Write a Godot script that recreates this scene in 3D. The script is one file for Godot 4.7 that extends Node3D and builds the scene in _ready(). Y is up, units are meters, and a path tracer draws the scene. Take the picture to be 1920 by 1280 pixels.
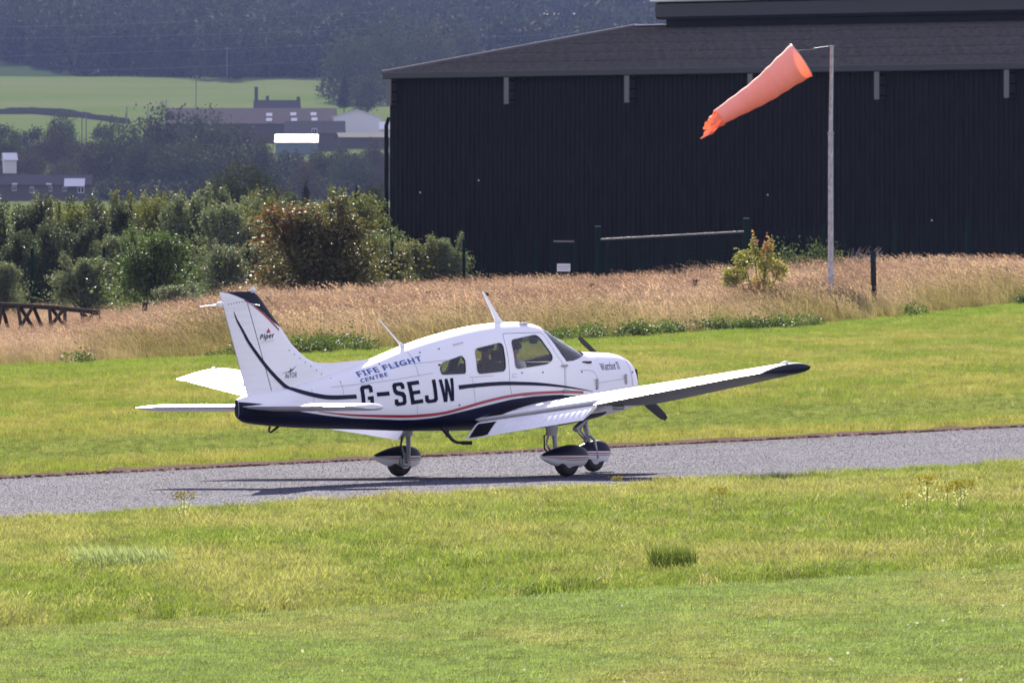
extends Node3D
# A light aircraft taxiing at a small airfield, seen through a long lens. x right, y up, -z into the picture, metres.

const LENS := 21900.0          # focal length in units of a 1920-wide picture
const EYE := 3.25              # height of the eye over the taxiway
const BANK := 0.0216           # the airfield rises this much per metre to the right

var rng := RandomNumberGenerator.new()
var taken := {}
var M := {}
var noise_a := FastNoiseLite.new()
var noise_b := FastNoiseLite.new()
var noise_c := FastNoiseLite.new()

# ------------------------------------------------------------------ helpers
func lin(r: float, g: float, b: float, a := 1.0) -> Color:
	var c := Color(r, g, b).linear_to_srgb()
	c.a = a
	return c

func numbered(n: String) -> String:
	if not taken.has(n):
		taken[n] = 0
		return n
	taken[n] += 1
	return "%s_%03d" % [n, taken[n]]

func tag(o: Node3D, label: String, category := "", group := "", kind := "") -> Node3D:
	if label: o.set_meta("label", label)
	if category: o.set_meta("category", category)
	if group: o.set_meta("group", group)
	if kind: o.set_meta("kind", kind)
	return o

func thing(called: String, label: String, category: String, at := Vector3.ZERO, turn := 0.0, group := "") -> Node3D:
	var o := Node3D.new()
	o.name = numbered(called)
	add_child(o)
	o.position = at
	o.rotation.y = turn
	tag(o, label, category, group)
	return o

func obj(called: String, mesh: Mesh, m: Material, parent: Node3D = null) -> MeshInstance3D:
	var o := MeshInstance3D.new()
	o.mesh = mesh
	if m: o.material_override = m
	if parent == null:
		o.name = numbered(called)
		add_child(o)
	else:
		o.name = called
		parent.add_child(o, true)
	return o

func dup(root: Node3D, called: String, at: Vector3, turn: float, size: Vector3, label: String, group := "") -> Node3D:
	var r: Node3D = root.duplicate()
	r.name = numbered(called)
	add_child(r)
	r.position = at
	r.rotation = Vector3(0, turn, 0)
	r.scale = size
	r.set_meta("label", label)
	if group: r.set_meta("group", group)
	elif r.has_meta("group"): r.remove_meta("group")
	return r

func st() -> SurfaceTool:
	var s := SurfaceTool.new()
	s.begin(Mesh.PRIMITIVE_TRIANGLES)
	return s

func mat(c: Color, rough := 0.6, metal := 0.0, coat := 0.0) -> StandardMaterial3D:
	var m := StandardMaterial3D.new()
	m.albedo_color = c
	m.roughness = rough
	m.metallic = metal
	if coat > 0.0:
		m.clearcoat_enabled = true
		m.clearcoat = coat
		m.clearcoat_roughness = 0.12
	return m

# a triangle whose front is the side that n points to
func tri(s: SurfaceTool, a: Vector3, b: Vector3, c: Vector3, na: Vector3, nb: Vector3, nc: Vector3) -> void:
	if (b - a).cross(c - a).dot(na + nb + nc) > 0.0:
		s.set_normal(na); s.add_vertex(a)
		s.set_normal(nc); s.add_vertex(c)
		s.set_normal(nb); s.add_vertex(b)
	else:
		s.set_normal(na); s.add_vertex(a)
		s.set_normal(nb); s.add_vertex(b)
		s.set_normal(nc); s.add_vertex(c)

func flat_tri(s: SurfaceTool, a: Vector3, b: Vector3, c: Vector3, out: Vector3) -> void:
	var n := (b - a).cross(c - a).normalized()
	if n.dot(out) < 0.0: n = -n
	tri(s, a, b, c, n, n, n)

func quad(s: SurfaceTool, a: Vector3, b: Vector3, c: Vector3, d: Vector3, out: Vector3) -> void:
	flat_tri(s, a, b, c, out)
	flat_tri(s, a, c, d, out)

# a box with chamfered edges, along the axes of basis b
func box(s: SurfaceTool, at: Vector3, size: Vector3, b := Basis.IDENTITY, bevel := 0.0) -> void:
	var h := size / 2.0
	var e := minf(bevel, 0.45 * minf(size.x, minf(size.y, size.z)))
	var ax := [b.x, b.y, b.z]
	var hh := [h.x, h.y, h.z]
	for i in 3:
		var j := (i + 1) % 3
		var k := (i + 2) % 3
		for sg in [-1.0, 1.0]:
			var n: Vector3 = ax[i] * sg
			var o: Vector3 = at + n * hh[i]
			var u: Vector3 = ax[j] * (hh[j] - e)
			var v: Vector3 = ax[k] * (hh[k] - e)
			quad(s, o - u - v, o + u - v, o + u + v, o - u + v, n)
		if e > 0.0:
			for sj in [-1.0, 1.0]:
				for sk in [-1.0, 1.0]:
					var w: Vector3 = ax[i] * (hh[i] - e)
					var p: Vector3 = at + ax[j] * sj * hh[j] + ax[k] * sk * (hh[k] - e)
					var q: Vector3 = at + ax[j] * sj * (hh[j] - e) + ax[k] * sk * hh[k]
					quad(s, p - w, p + w, q + w, q - w, ax[j] * sj + ax[k] * sk)
			for sj in [-1.0, 1.0]:
				for sk in [-1.0, 1.0]:
					if i == 0:
						for si in [-1.0, 1.0]:
							var c0: Vector3 = at + ax[0] * si * hh[0] + ax[1] * sj * (hh[1] - e) + ax[2] * sk * (hh[2] - e)
							var c1: Vector3 = at + ax[0] * si * (hh[0] - e) + ax[1] * sj * hh[1] + ax[2] * sk * (hh[2] - e)
							var c2: Vector3 = at + ax[0] * si * (hh[0] - e) + ax[1] * sj * (hh[1] - e) + ax[2] * sk * hh[2]
							flat_tri(s, c0, c1, c2, ax[0] * si + ax[1] * sj + ax[2] * sk)

# a tube along points, with a radius at each
func tube(s: SurfaceTool, p: Array, r: Array, n := 8, caps := true) -> void:
	var last := p.size() - 1
	var rings := []
	var dirs := []
	for i in p.size():
		var d: Vector3 = (p[mini(i + 1, last)] - p[maxi(i - 1, 0)]).normalized()
		var u := d.cross(Vector3(0.13, 0.99, 0.07) if absf(d.y) < 0.9 else Vector3(1, 0.1, 0)).normalized()
		var v := d.cross(u)
		var ring := []
		for k in n:
			var a := TAU * k / n
			ring.append(u * cos(a) + v * sin(a))
		rings.append(ring)
		dirs.append(d)
	for i in last:
		for k in n:
			var k2 := (k + 1) % n
			var a: Vector3 = p[i] + rings[i][k] * r[i]
			var b: Vector3 = p[i] + rings[i][k2] * r[i]
			var c: Vector3 = p[i + 1] + rings[i + 1][k2] * r[i + 1]
			var d: Vector3 = p[i + 1] + rings[i + 1][k] * r[i + 1]
			tri(s, a, b, c, rings[i][k], rings[i][k2], rings[i + 1][k2])
			tri(s, a, c, d, rings[i][k], rings[i + 1][k2], rings[i + 1][k])
	if caps:
		for e in [0, last]:
			var o: Vector3 = -dirs[e] if e == 0 else dirs[e]
			for k in range(1, n - 1):
				flat_tri(s, p[e] + rings[e][0] * r[e], p[e] + rings[e][k] * r[e], p[e] + rings[e][k + 1] * r[e], o)

# rows of points as one smooth surface; outward is the side that the normals should point to, away from "inside" points (one per row)
func sheet(s: SurfaceTool, rows: Array, inside: Array, closed := false) -> void:
	var nr := rows.size()
	var nc: int = rows[0].size()
	var normals := []
	for i in nr:
		var line := []
		for k in nc:
			var k0: int = (k - 1 + nc) % nc if closed else maxi(k - 1, 0)
			var k1: int = (k + 1) % nc if closed else mini(k + 1, nc - 1)
			var du: Vector3 = rows[mini(i + 1, nr - 1)][k] - rows[maxi(i - 1, 0)][k]
			var dv: Vector3 = rows[i][k1] - rows[i][k0]
			var n := du.cross(dv)
			n = n.normalized() if n.length() > 1e-9 else Vector3.ZERO
			if n.dot(rows[i][k] - inside[i]) < 0.0: n = -n
			if n == Vector3.ZERO: n = (rows[i][k] - inside[i]).normalized()
			line.append(n)
		normals.append(line)
	for i in nr - 1:
		for k in (nc if closed else nc - 1):
			var k2 := (k + 1) % nc
			tri(s, rows[i][k], rows[i][k2], rows[i + 1][k2], normals[i][k], normals[i][k2], normals[i + 1][k2])
			tri(s, rows[i][k], rows[i + 1][k2], rows[i + 1][k], normals[i][k], normals[i + 1][k2], normals[i + 1][k])

func ss(a: float, b: float, x: float) -> float:
	return smoothstep(a, b, x)

func table(t: Array, x: float) -> float:
	if x <= t[0][0]: return t[0][1]
	for i in range(1, t.size()):
		if x <= t[i][0]:
			return lerpf(t[i - 1][1], t[i][1], (x - t[i - 1][0]) / (t[i][0] - t[i - 1][0]))
	return t[-1][1]

const RISE := [[480, 0.0], [1000, 1.0], [2000, 4.5], [2400, 7.3], [2700, 9.5], [3000, 20.0], [3300, 28.4], [3600, 37.3], [4400, 61.0], [5500, 104.0], [7000, 176.0], [9000, 279.0], [12000, 430.0]]

# height of the ground x metres to the right and d metres ahead
func ground(x: float, d: float) -> float:
	var near := 1.0 - ss(480.0, 640.0, d)
	var g := 0.0
	if near > 0.0:
		g += BANK * clampf(x + 0.377, -60.0, 60.0) * near
		g += 0.4 * ss(2.0, 16.0, x) * ss(300.0, 430.0, d) * near
	if d > 480.0:
		g += table(RISE, d)
		if d > 2450.0:
			g += (noise_c.get_noise_2d(x * 0.25, d * 0.25)) * 2.2 * ss(2450.0, 3000.0, d)
	return g

# where something stands that is seen at a column of the picture, d metres ahead
func spot(column: float, d: float) -> Vector3:
	var x := (column - 960.0) * d / LENS
	return Vector3(x, ground(x, d), -d)

# height over the eye's level plane of a row, d metres ahead
func level(row: float, d: float) -> float:
	return EYE + (422.0 - row) * d / LENS

# ------------------------------------------------------------------ setting up
func _ready() -> void:
	rng.seed = 7
	noise_a.seed = 3; noise_a.frequency = 0.12; noise_a.fractal_octaves = 3
	noise_b.seed = 9; noise_b.frequency = 0.9; noise_b.fractal_octaves = 3
	noise_c.seed = 21; noise_c.frequency = 0.02; noise_c.fractal_octaves = 3

	var cam := Camera3D.new()
	cam.name = "camera"
	cam.fov = 3.3482
	cam.near = 1.0
	cam.far = 16000.0
	cam.position = Vector3(0, EYE, 0)
	cam.rotation.x = -atan((640.0 - 422.0) / LENS)
	add_child(cam)
	cam.current = true
	var optics := CameraAttributesPhysical.new()
	optics.frustum_focal_length = 410.6
	optics.frustum_focus_distance = 150.0
	optics.frustum_near = 1.0
	optics.frustum_far = 16000.0
	optics.exposure_aperture = 20.0
	cam.attributes = optics

	var env := Environment.new()
	env.background_mode = Environment.BG_SKY
	var sky := Sky.new()
	var ps := ProceduralSkyMaterial.new()
	ps.sky_top_color = Color(0.6, 0.61, 0.75)
	ps.sky_horizon_color = Color(0.9, 0.89, 0.96)
	ps.sky_curve = 0.22
	ps.sky_energy_multiplier = 0.8
	ps.ground_bottom_color = Color(0.3, 0.33, 0.22)
	ps.ground_horizon_color = Color(0.6, 0.63, 0.6)
	sky.sky_material = ps
	env.sky = sky
	env.tonemap_mode = Environment.TONE_MAPPER_LINEAR
	env.tonemap_exposure = 3.25
	env.fog_enabled = true
	env.fog_density = 0.000023
	env.fog_light_color = Color(0.66, 0.74, 1.0)
	env.sdfgi_enabled = true
	env.ssao_enabled = true
	env.ssil_enabled = true
	var we := WorldEnvironment.new()
	we.name = "air"
	we.environment = env
	add_child(we)

	var sun := DirectionalLight3D.new()
	sun.name = "sun"
	sun.light_energy = 1.6
	sun.light_color = Color(1.0, 0.965, 0.9)
	sun.light_angular_distance = 0.5
	sun.shadow_enabled = true
	add_child(sun)
	sun.look_at_from_position(Vector3(-0.2, 1.0, -1.9), Vector3.ZERO)

	make_materials()
	build_ground()
	build_taxiway()
	build_hangar()
	build_far()
	build_fence()
	build_bushes()
	build_windsock()
	build_small_things()
	build_aircraft()
	build_people()
	build_grass()

func matte(c: Color, rough := 1.0) -> StandardMaterial3D:
	var m := mat(c, rough)
	m.metallic_specular = 0.08
	return m

func make_materials() -> void:
	M.white = mat(lin(0.76, 0.76, 0.77), 0.38, 0.0, 0.6)
	M.navy = mat(lin(0.0045, 0.0065, 0.026), 0.42)
	M.navy.metallic_specular = 0.3
	M.ink = mat(lin(0.008, 0.01, 0.026), 0.6)
	M.ink.metallic_specular = 0.25
	M.shade_grey = mat(lin(0.3, 0.29, 0.3), 0.6)  # white paint darkened to carry the shade under the outer wings
	M.red = mat(lin(0.34, 0.012, 0.022), 0.35, 0.0, 0.5)
	M.blue = mat(lin(0.03, 0.095, 0.31), 0.4)
	M.black = mat(lin(0.012, 0.012, 0.012), 0.7)
	M.grip = matte(lin(0.014, 0.014, 0.016))
	M.rubber = mat(lin(0.012, 0.012, 0.013), 0.75)
	M.steel = mat(lin(0.32, 0.33, 0.35), 0.45, 0.7)
	M.cream = mat(lin(0.5, 0.5, 0.5), 0.5)
	M.seam = mat(lin(0.05, 0.05, 0.06), 0.8)
	M.pale_seam = mat(lin(0.4, 0.4, 0.43), 0.6)
	M.cabin = mat(lin(0.022, 0.021, 0.02), 0.9)
	M.seat = mat(lin(0.035, 0.025, 0.022), 0.85)
	M.prop = mat(lin(0.02, 0.02, 0.022), 0.5)
	M.lamp_glass = mat(lin(0.75, 0.8, 0.8), 0.1)
	var g := StandardMaterial3D.new()
	g.albedo_color = Color(0.16, 0.17, 0.17, 0.38)
	g.transparency = BaseMaterial3D.TRANSPARENCY_ALPHA
	g.roughness = 0.04
	M.glass = g
	M.wood = matte(lin(0.075, 0.065, 0.055), 0.9)
	M.post = matte(lin(0.045, 0.05, 0.052), 0.85)
	M.fence = matte(lin(0.008, 0.022, 0.019), 0.8)
	M.galv = mat(lin(0.14, 0.145, 0.15), 0.6)
	M.pole = mat(lin(0.62, 0.61, 0.62), 0.6)
	for k in ["wood", "pole", "post"]:
		var t := NoiseTexture2D.new()
		t.width = 256; t.height = 256; t.seamless = true
		var n := FastNoiseLite.new()
		n.seed = 5; n.frequency = 0.03; n.fractal_octaves = 4
		t.noise = n
		var ramp := Gradient.new()
		ramp.set_color(0, Color(0.62, 0.6, 0.58)); ramp.set_color(1, Color(1, 1, 1))
		t.color_ramp = ramp
		M[k].albedo_texture = t
		M[k].uv1_triplanar = true
		M[k].uv1_scale = Vector3(1.5, 0.4, 1.5)
	for k in [["leaf", 0.58, 0.9], ["far_leaf", 0.95, 0.5], ["blade", 0.6, 1.0], ["straw", 0.65, 1.0]]:
		var m := mat(Color.WHITE, k[1])
		m.vertex_color_use_as_albedo = true
		m.backlight_enabled = true
		m.backlight = Color(k[2], k[2], k[2] * 0.8)
		M[k[0]] = m
	M.bark = mat(lin(0.05, 0.042, 0.035), 0.95)
	M.painted = mat(Color.WHITE, 0.8)
	M.painted.vertex_color_use_as_albedo = true
	M.earth = mat(Color.WHITE, 1.0)
	M.earth.vertex_color_use_as_albedo = true
	M.earth.metallic_specular = 0.0

# ------------------------------------------------------------------ land
const RUN := Vector2(0.5587, 0.8294)     # direction of the taxiway in (x, depth)

func across(x: float, d: float) -> float:   # metres beyond the taxiway's near edge, square to it
	return (d - 141.4) * RUN.x - x * RUN.y

func mown_edge(x: float) -> float:
	return 101.7 + 1.285 * x

func tall_edge(x: float) -> float:
	return table([[-40, 225], [-12.6, 287], [0, 318], [9, 345], [16.5, 382], [30, 420]], x)

func build_ground() -> void:
	var xs := [-6000.0, -3000.0, -1500.0, -900.0, -600.0, -450.0, -350.0, -250.0, -180.0, -120.0, -80.0, -60.0, -50.0]
	for i in range(-40, 41, 2): xs.append(float(i))
	for v in [50, 60, 80, 120, 180, 250, 350, 450, 600, 900, 1500, 3000, 6000]: xs.append(float(v))
	var ds := [-400.0, -100.0, 0.0, 40.0]
	var d := 60.0
	while d < 500.0:
		ds.append(d); d += 5.0
	while d < 2400.0:
		ds.append(d); d += 60.0
	while d < 6800.0:
		ds.append(d); d += 50.0
	while d < 13000.0:
		ds.append(d); d += 600.0
	var s := st()
	var rows := []
	var tints := []
	for dd in ds:
		var row := []
		var tr := []
		for x in xs:
			row.append(Vector3(x, ground(x, dd), -dd))
			var c := Color(0.07, 0.085, 0.022)
			if dd > tall_edge(x) and dd < 480: c = Color(0.13, 0.09, 0.055)
			elif dd > 4300: c = Color(0.03, 0.045, 0.02)
			elif dd > 2400:
				var n := 1.6 * noise_c.get_noise_2d(x * 0.6, dd * 0.3) + 0.8 * noise_a.get_noise_2d(x * 0.3, dd * 0.1)
				c = Color(0.065, 0.095, 0.03).lerp(Color(0.085, 0.1, 0.045), clampf(0.5 + n, 0, 1))
				if dd > 2500 and dd < 2980: c = c.lerp(Color(0.06, 0.065, 0.035), 0.5)
			tr.append(c)
		rows.append(row)
		tints.append(tr)
	for i in rows.size() - 1:
		for k in xs.size() - 1:
			for q in [[i, k], [i + 1, k], [i + 1, k + 1], [i, k], [i + 1, k + 1], [i, k + 1]]:
				s.set_color(tints[q[0]][q[1]])
				s.set_smooth_group(0)
				s.add_vertex(rows[q[0]][q[1]])
	s.index()
	s.generate_normals()
	var o := obj("ground", s.commit(), M.earth)
	tag(o, "grassy airfield ground rising into farmland and a hill behind", "", "", "structure")

func on_strip(t: float, a: float, lift: float) -> Vector3:   # t metres along the taxiway, a across from its near edge
	var x := RUN.x * t - RUN.y * a
	var d := 141.4 + RUN.y * t + RUN.x * a
	return Vector3(x, ground(x, d) + lift, -d)

const WIDE := 13.55

func build_taxiway() -> void:
	var m := mat(Color.WHITE, 0.9)
	m.metallic_specular = 0.12
	m.vertex_color_use_as_albedo = true
	var t := NoiseTexture2D.new()
	t.width = 1024; t.height = 1024; t.seamless = true
	var n := FastNoiseLite.new()
	n.seed = 11; n.frequency = 0.12; n.fractal_octaves = 4
	t.noise = n
	var ramp := Gradient.new()
	ramp.set_color(0, lin(0.055, 0.055, 0.076)); ramp.set_color(1, lin(0.118, 0.117, 0.16))
	t.color_ramp = ramp
	m.albedo_texture = t
	m.uv1_triplanar = true
	m.uv1_world_triplanar = true
	m.uv1_scale = Vector3(0.4, 0.4, 0.4)
	var nt := NoiseTexture2D.new()
	nt.width = 1024; nt.height = 1024; nt.seamless = true; nt.as_normal_map = true; nt.bump_strength = 6.0
	var n2 := FastNoiseLite.new()
	n2.seed = 12; n2.frequency = 0.2; n2.fractal_octaves = 3
	nt.noise = n2
	m.normal_enabled = true
	m.normal_texture = nt
	m.normal_scale = 0.5
	var s := st()
	var a_n := 14
	for i in range(-120, 200):
		for k in a_n:
			var a0 := WIDE * k / a_n
			var a1 := WIDE * (k + 1) / a_n
			var j0 := 0.12 * noise_b.get_noise_1d(i * 3.1)
			var j1 := 0.12 * noise_b.get_noise_1d((i + 1) * 3.1)
			var e00 := j0 if k == a_n - 1 else 0.0
			var e01 := j1 if k == a_n - 1 else 0.0
			var c := []
			for q in [[i, a0], [i, a1], [i + 1, a1], [i + 1, a0]]:
				var v: float = 0.97 - 0.13 * (exp(-pow((q[1] - 4.9) / 0.5, 2.0)) + exp(-pow((q[1] - 8.1) / 0.5, 2.0))) + 0.22 * noise_a.get_noise_2d(q[0] * 1.7, q[1] * 1.7) + 0.12 * noise_b.get_noise_2d(q[0] * 0.9, q[1] * 0.9)
				var dirt: float = 0.55 * ss(WIDE - 2.2, WIDE, q[1]) + 0.3 * (1.0 - ss(0.0, 1.0, q[1]))
				c.append(Color(v, v * (1.0 - 0.12 * dirt), v * (1.0 - 0.2 * dirt)) * (1.0 - 0.35 * dirt))
			var p := [on_strip(i, a0, 0.02), on_strip(i, a1 + e00, 0.02), on_strip(i + 1, a1 + e01, 0.02), on_strip(i + 1, a0, 0.02)]
			for k3 in [0, 1, 2, 0, 2, 3]:
				s.set_color(c[k3]); s.set_normal(Vector3.UP); s.add_vertex(p[k3])
	var o := obj("taxiway", s.commit(), m)
	tag(o, "grey chip-surfaced taxiway under the aircraft", "", "", "structure")
	# loose chippings that roughen it
	var mm := MultiMesh.new()
	mm.transform_format = MultiMesh.TRANSFORM_3D
	mm.use_colors = true
	var c := st()
	var top := Vector3(0, 0.55, 0)
	for k in 5:
		var p := Vector3(cos(TAU * k / 5.0), -0.1, sin(TAU * k / 5.0)) * (0.8 + 0.4 * fmod(k * 0.37, 1.0))
		var q := Vector3(cos(TAU * (k + 1) / 5.0), -0.1, sin(TAU * (k + 1) / 5.0)) * (0.8 + 0.4 * fmod((k + 1) % 5 * 0.37, 1.0))
		flat_tri(c, top, p, q, top + p + q)
	mm.mesh = c.commit()
	var cm := mat(Color.WHITE, 0.7)
	cm.metallic_specular = 0.12
	cm.vertex_color_use_as_albedo = true
	mm.instance_count = 190000
	for i in mm.instance_count:
		var tt := rng.randf_range(-34.0, 46.0)
		var aa := rng.randf_range(0.05, WIDE - 0.05)
		var sz := rng.randf_range(0.005, 0.012)
		var v := rng.randf_range(0.025, 0.135)
		if rng.randf() < 0.06: v = rng.randf_range(0.16, 0.32)
		mm.set_instance_transform(i, Transform3D(Basis(Vector3.UP, rng.randf() * TAU).rotated(Vector3.RIGHT, rng.randf_range(-0.4, 0.4)).scaled(Vector3(sz, sz * 0.8, sz)), on_strip(tt, aa, 0.021)))
		mm.set_instance_color(i, Color(v * 0.92, v * 0.94, v * 1.32))
	var mi := MultiMeshInstance3D.new()
	mi.name = "chippings"
	mi.multimesh = mm
	mi.material_override = cm
	add_child(mi)
	tag(mi, "loose grey stone chippings over the taxiway surface", "gravel", "", "stuff")
	# bare soil and moss along the far edge
	var e := st()
	for i in range(-240, 400):
		var t0 := i * 0.5
		var w0 := 0.5 + 0.35 * noise_b.get_noise_1d(i * 0.9)
		var w1 := 0.5 + 0.35 * noise_b.get_noise_1d((i + 1) * 0.9)
		var h0 := 0.06 + 0.04 * noise_b.get_noise_1d(i * 2.3 + 50)
		var h1 := 0.06 + 0.04 * noise_b.get_noise_1d((i + 1) * 2.3 + 50)
		quad(e, on_strip(t0, WIDE - 0.25, 0.024), on_strip(t0, WIDE - 0.25 + w0, h0), on_strip(t0 + 0.5, WIDE - 0.25 + w1, h1), on_strip(t0 + 0.5, WIDE - 0.25, 0.024), Vector3.UP)
		quad(e, on_strip(t0, WIDE - 0.25 + w0, h0), on_strip(t0, WIDE + 0.1 + w0, -0.02), on_strip(t0 + 0.5, WIDE + 0.1 + w1, -0.02), on_strip(t0 + 0.5, WIDE - 0.25 + w1, h1), Vector3.UP)
	var soil := matte(lin(0.06, 0.03, 0.025))
	tag(obj("soil_verge", e.commit(), soil), "strip of red-brown soil along the far taxiway edge", "", "", "structure")
	var kk := MultiMesh.new()
	kk.transform_format = MultiMesh.TRANSFORM_3D
	kk.use_colors = true
	kk.mesh = mm.mesh
	kk.instance_count = 9000
	for i in kk.instance_count:
		var tt := rng.randf_range(-34.0, 60.0)
		var aa := WIDE + rng.randfn(0.0, 0.22)
		var sz := rng.randf_range(0.012, 0.05)
		kk.set_instance_transform(i, Transform3D(Basis(Vector3.UP, rng.randf() * TAU).scaled(Vector3(sz, sz * 0.7, sz)), on_strip(tt, aa, 0.03)))
		var v := rng.randf_range(0.4, 1.0)
		kk.set_instance_color(i, Color(0.1 * v, 0.05 * v, 0.04 * v) if rng.randf() < 0.93 else Color(0.4, 0.36, 0.33))
	var ki := MultiMeshInstance3D.new()
	ki.name = "soil_crumbs"
	ki.multimesh = kk
	ki.material_override = M.earth
	add_child(ki)
	tag(ki, "crumbs of red-brown soil and moss beside the taxiway", "soil", "", "stuff")

# ------------------------------------------------------------------ grasses
# a tuft of n bent blades; wind leans them to the left
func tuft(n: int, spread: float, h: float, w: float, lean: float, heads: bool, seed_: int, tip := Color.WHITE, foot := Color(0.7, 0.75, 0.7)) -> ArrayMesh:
	var r := RandomNumberGenerator.new()
	r.seed = seed_
	var s := st()
	for i in n:
		var a := r.randf() * TAU
		var p := Vector3(cos(a), 0, sin(a)) * spread * sqrt(r.randf())
		var hh := h * r.randf_range(0.5, 1.1)
		var b := r.randf() * TAU
		var bend := Vector3(cos(b), 0, sin(b)) * hh * r.randf_range(0.15, 0.75) + Vector3(-lean * hh * r.randf_range(0.6, 1.3), 0, 0)
		var side := Vector3(cos(b + 1.57 + r.randf_range(-0.6, 0.6)), 0, sin(b + 1.57)) * w * r.randf_range(0.7, 1.3)
		var glow := pow(2.0, r.randf_range(-1.0, 0.9)) if heads else 1.0
		if heads: side = Vector3(1, 0, r.randf_range(-0.5, 0.5)) * w
		var p1 := p + Vector3(0, hh * 0.55, 0) + bend * 0.3
		var p2 := p + Vector3(0, hh * 0.88, 0) + bend * 0.78
		var p3 := p + Vector3(0, hh, 0) + bend * 1.15
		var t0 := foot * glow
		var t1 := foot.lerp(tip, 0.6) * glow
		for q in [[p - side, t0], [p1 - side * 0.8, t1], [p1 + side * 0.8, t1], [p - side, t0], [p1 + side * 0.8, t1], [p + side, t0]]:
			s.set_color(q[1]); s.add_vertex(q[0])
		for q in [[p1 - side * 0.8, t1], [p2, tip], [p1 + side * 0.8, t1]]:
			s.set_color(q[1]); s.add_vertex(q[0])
		if heads:
			# a loose seed head: a few little bracts round the bent top of the stalk
			for k in 6:
				var f := k / 6.0
				var o := p2.lerp(p3 + bend * 0.12, f) - side * 0.0
				var u := Vector3(r.randf_range(-1, 1), r.randf_range(-0.6, 0.6), r.randf_range(-1, 1)).normalized() * 0.028 * (1.1 - f * 0.5)
				var v := Vector3(-0.75, 0.55, r.randf_range(-0.4, 0.4)) * 0.035
				var c := tip * glow
				for q in [o - u * 0.3, o + v * 0.5 + u, o + v * 1.5]:
					s.set_color(c); s.add_vertex(q)
		else:
			for q in [[p1 - side * 0.75, t1], [p3, tip], [p1 + side * 0.75, t1]]:
				s.set_color(q[1]); s.add_vertex(q[0])
	return s.commit()

func scatter(parent: Node3D, called: String, mesh: Mesh, m: Material, places: Array, tints: PackedColorArray) -> void:
	var mm := MultiMesh.new()
	mm.transform_format = MultiMesh.TRANSFORM_3D
	mm.use_colors = true
	mm.mesh = mesh
	mm.instance_count = places.size()
	for i in places.size():
		mm.set_instance_transform(i, places[i])
		mm.set_instance_color(i, tints[i])
	var mi := MultiMeshInstance3D.new()
	mi.name = called
	mi.multimesh = mm
	mi.material_override = m
	parent.add_child(mi, true)

func mass(called: String, label: String, category: String) -> Node3D:
	var o := thing(called, label, category)
	o.set_meta("kind", "stuff")
	return o

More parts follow.
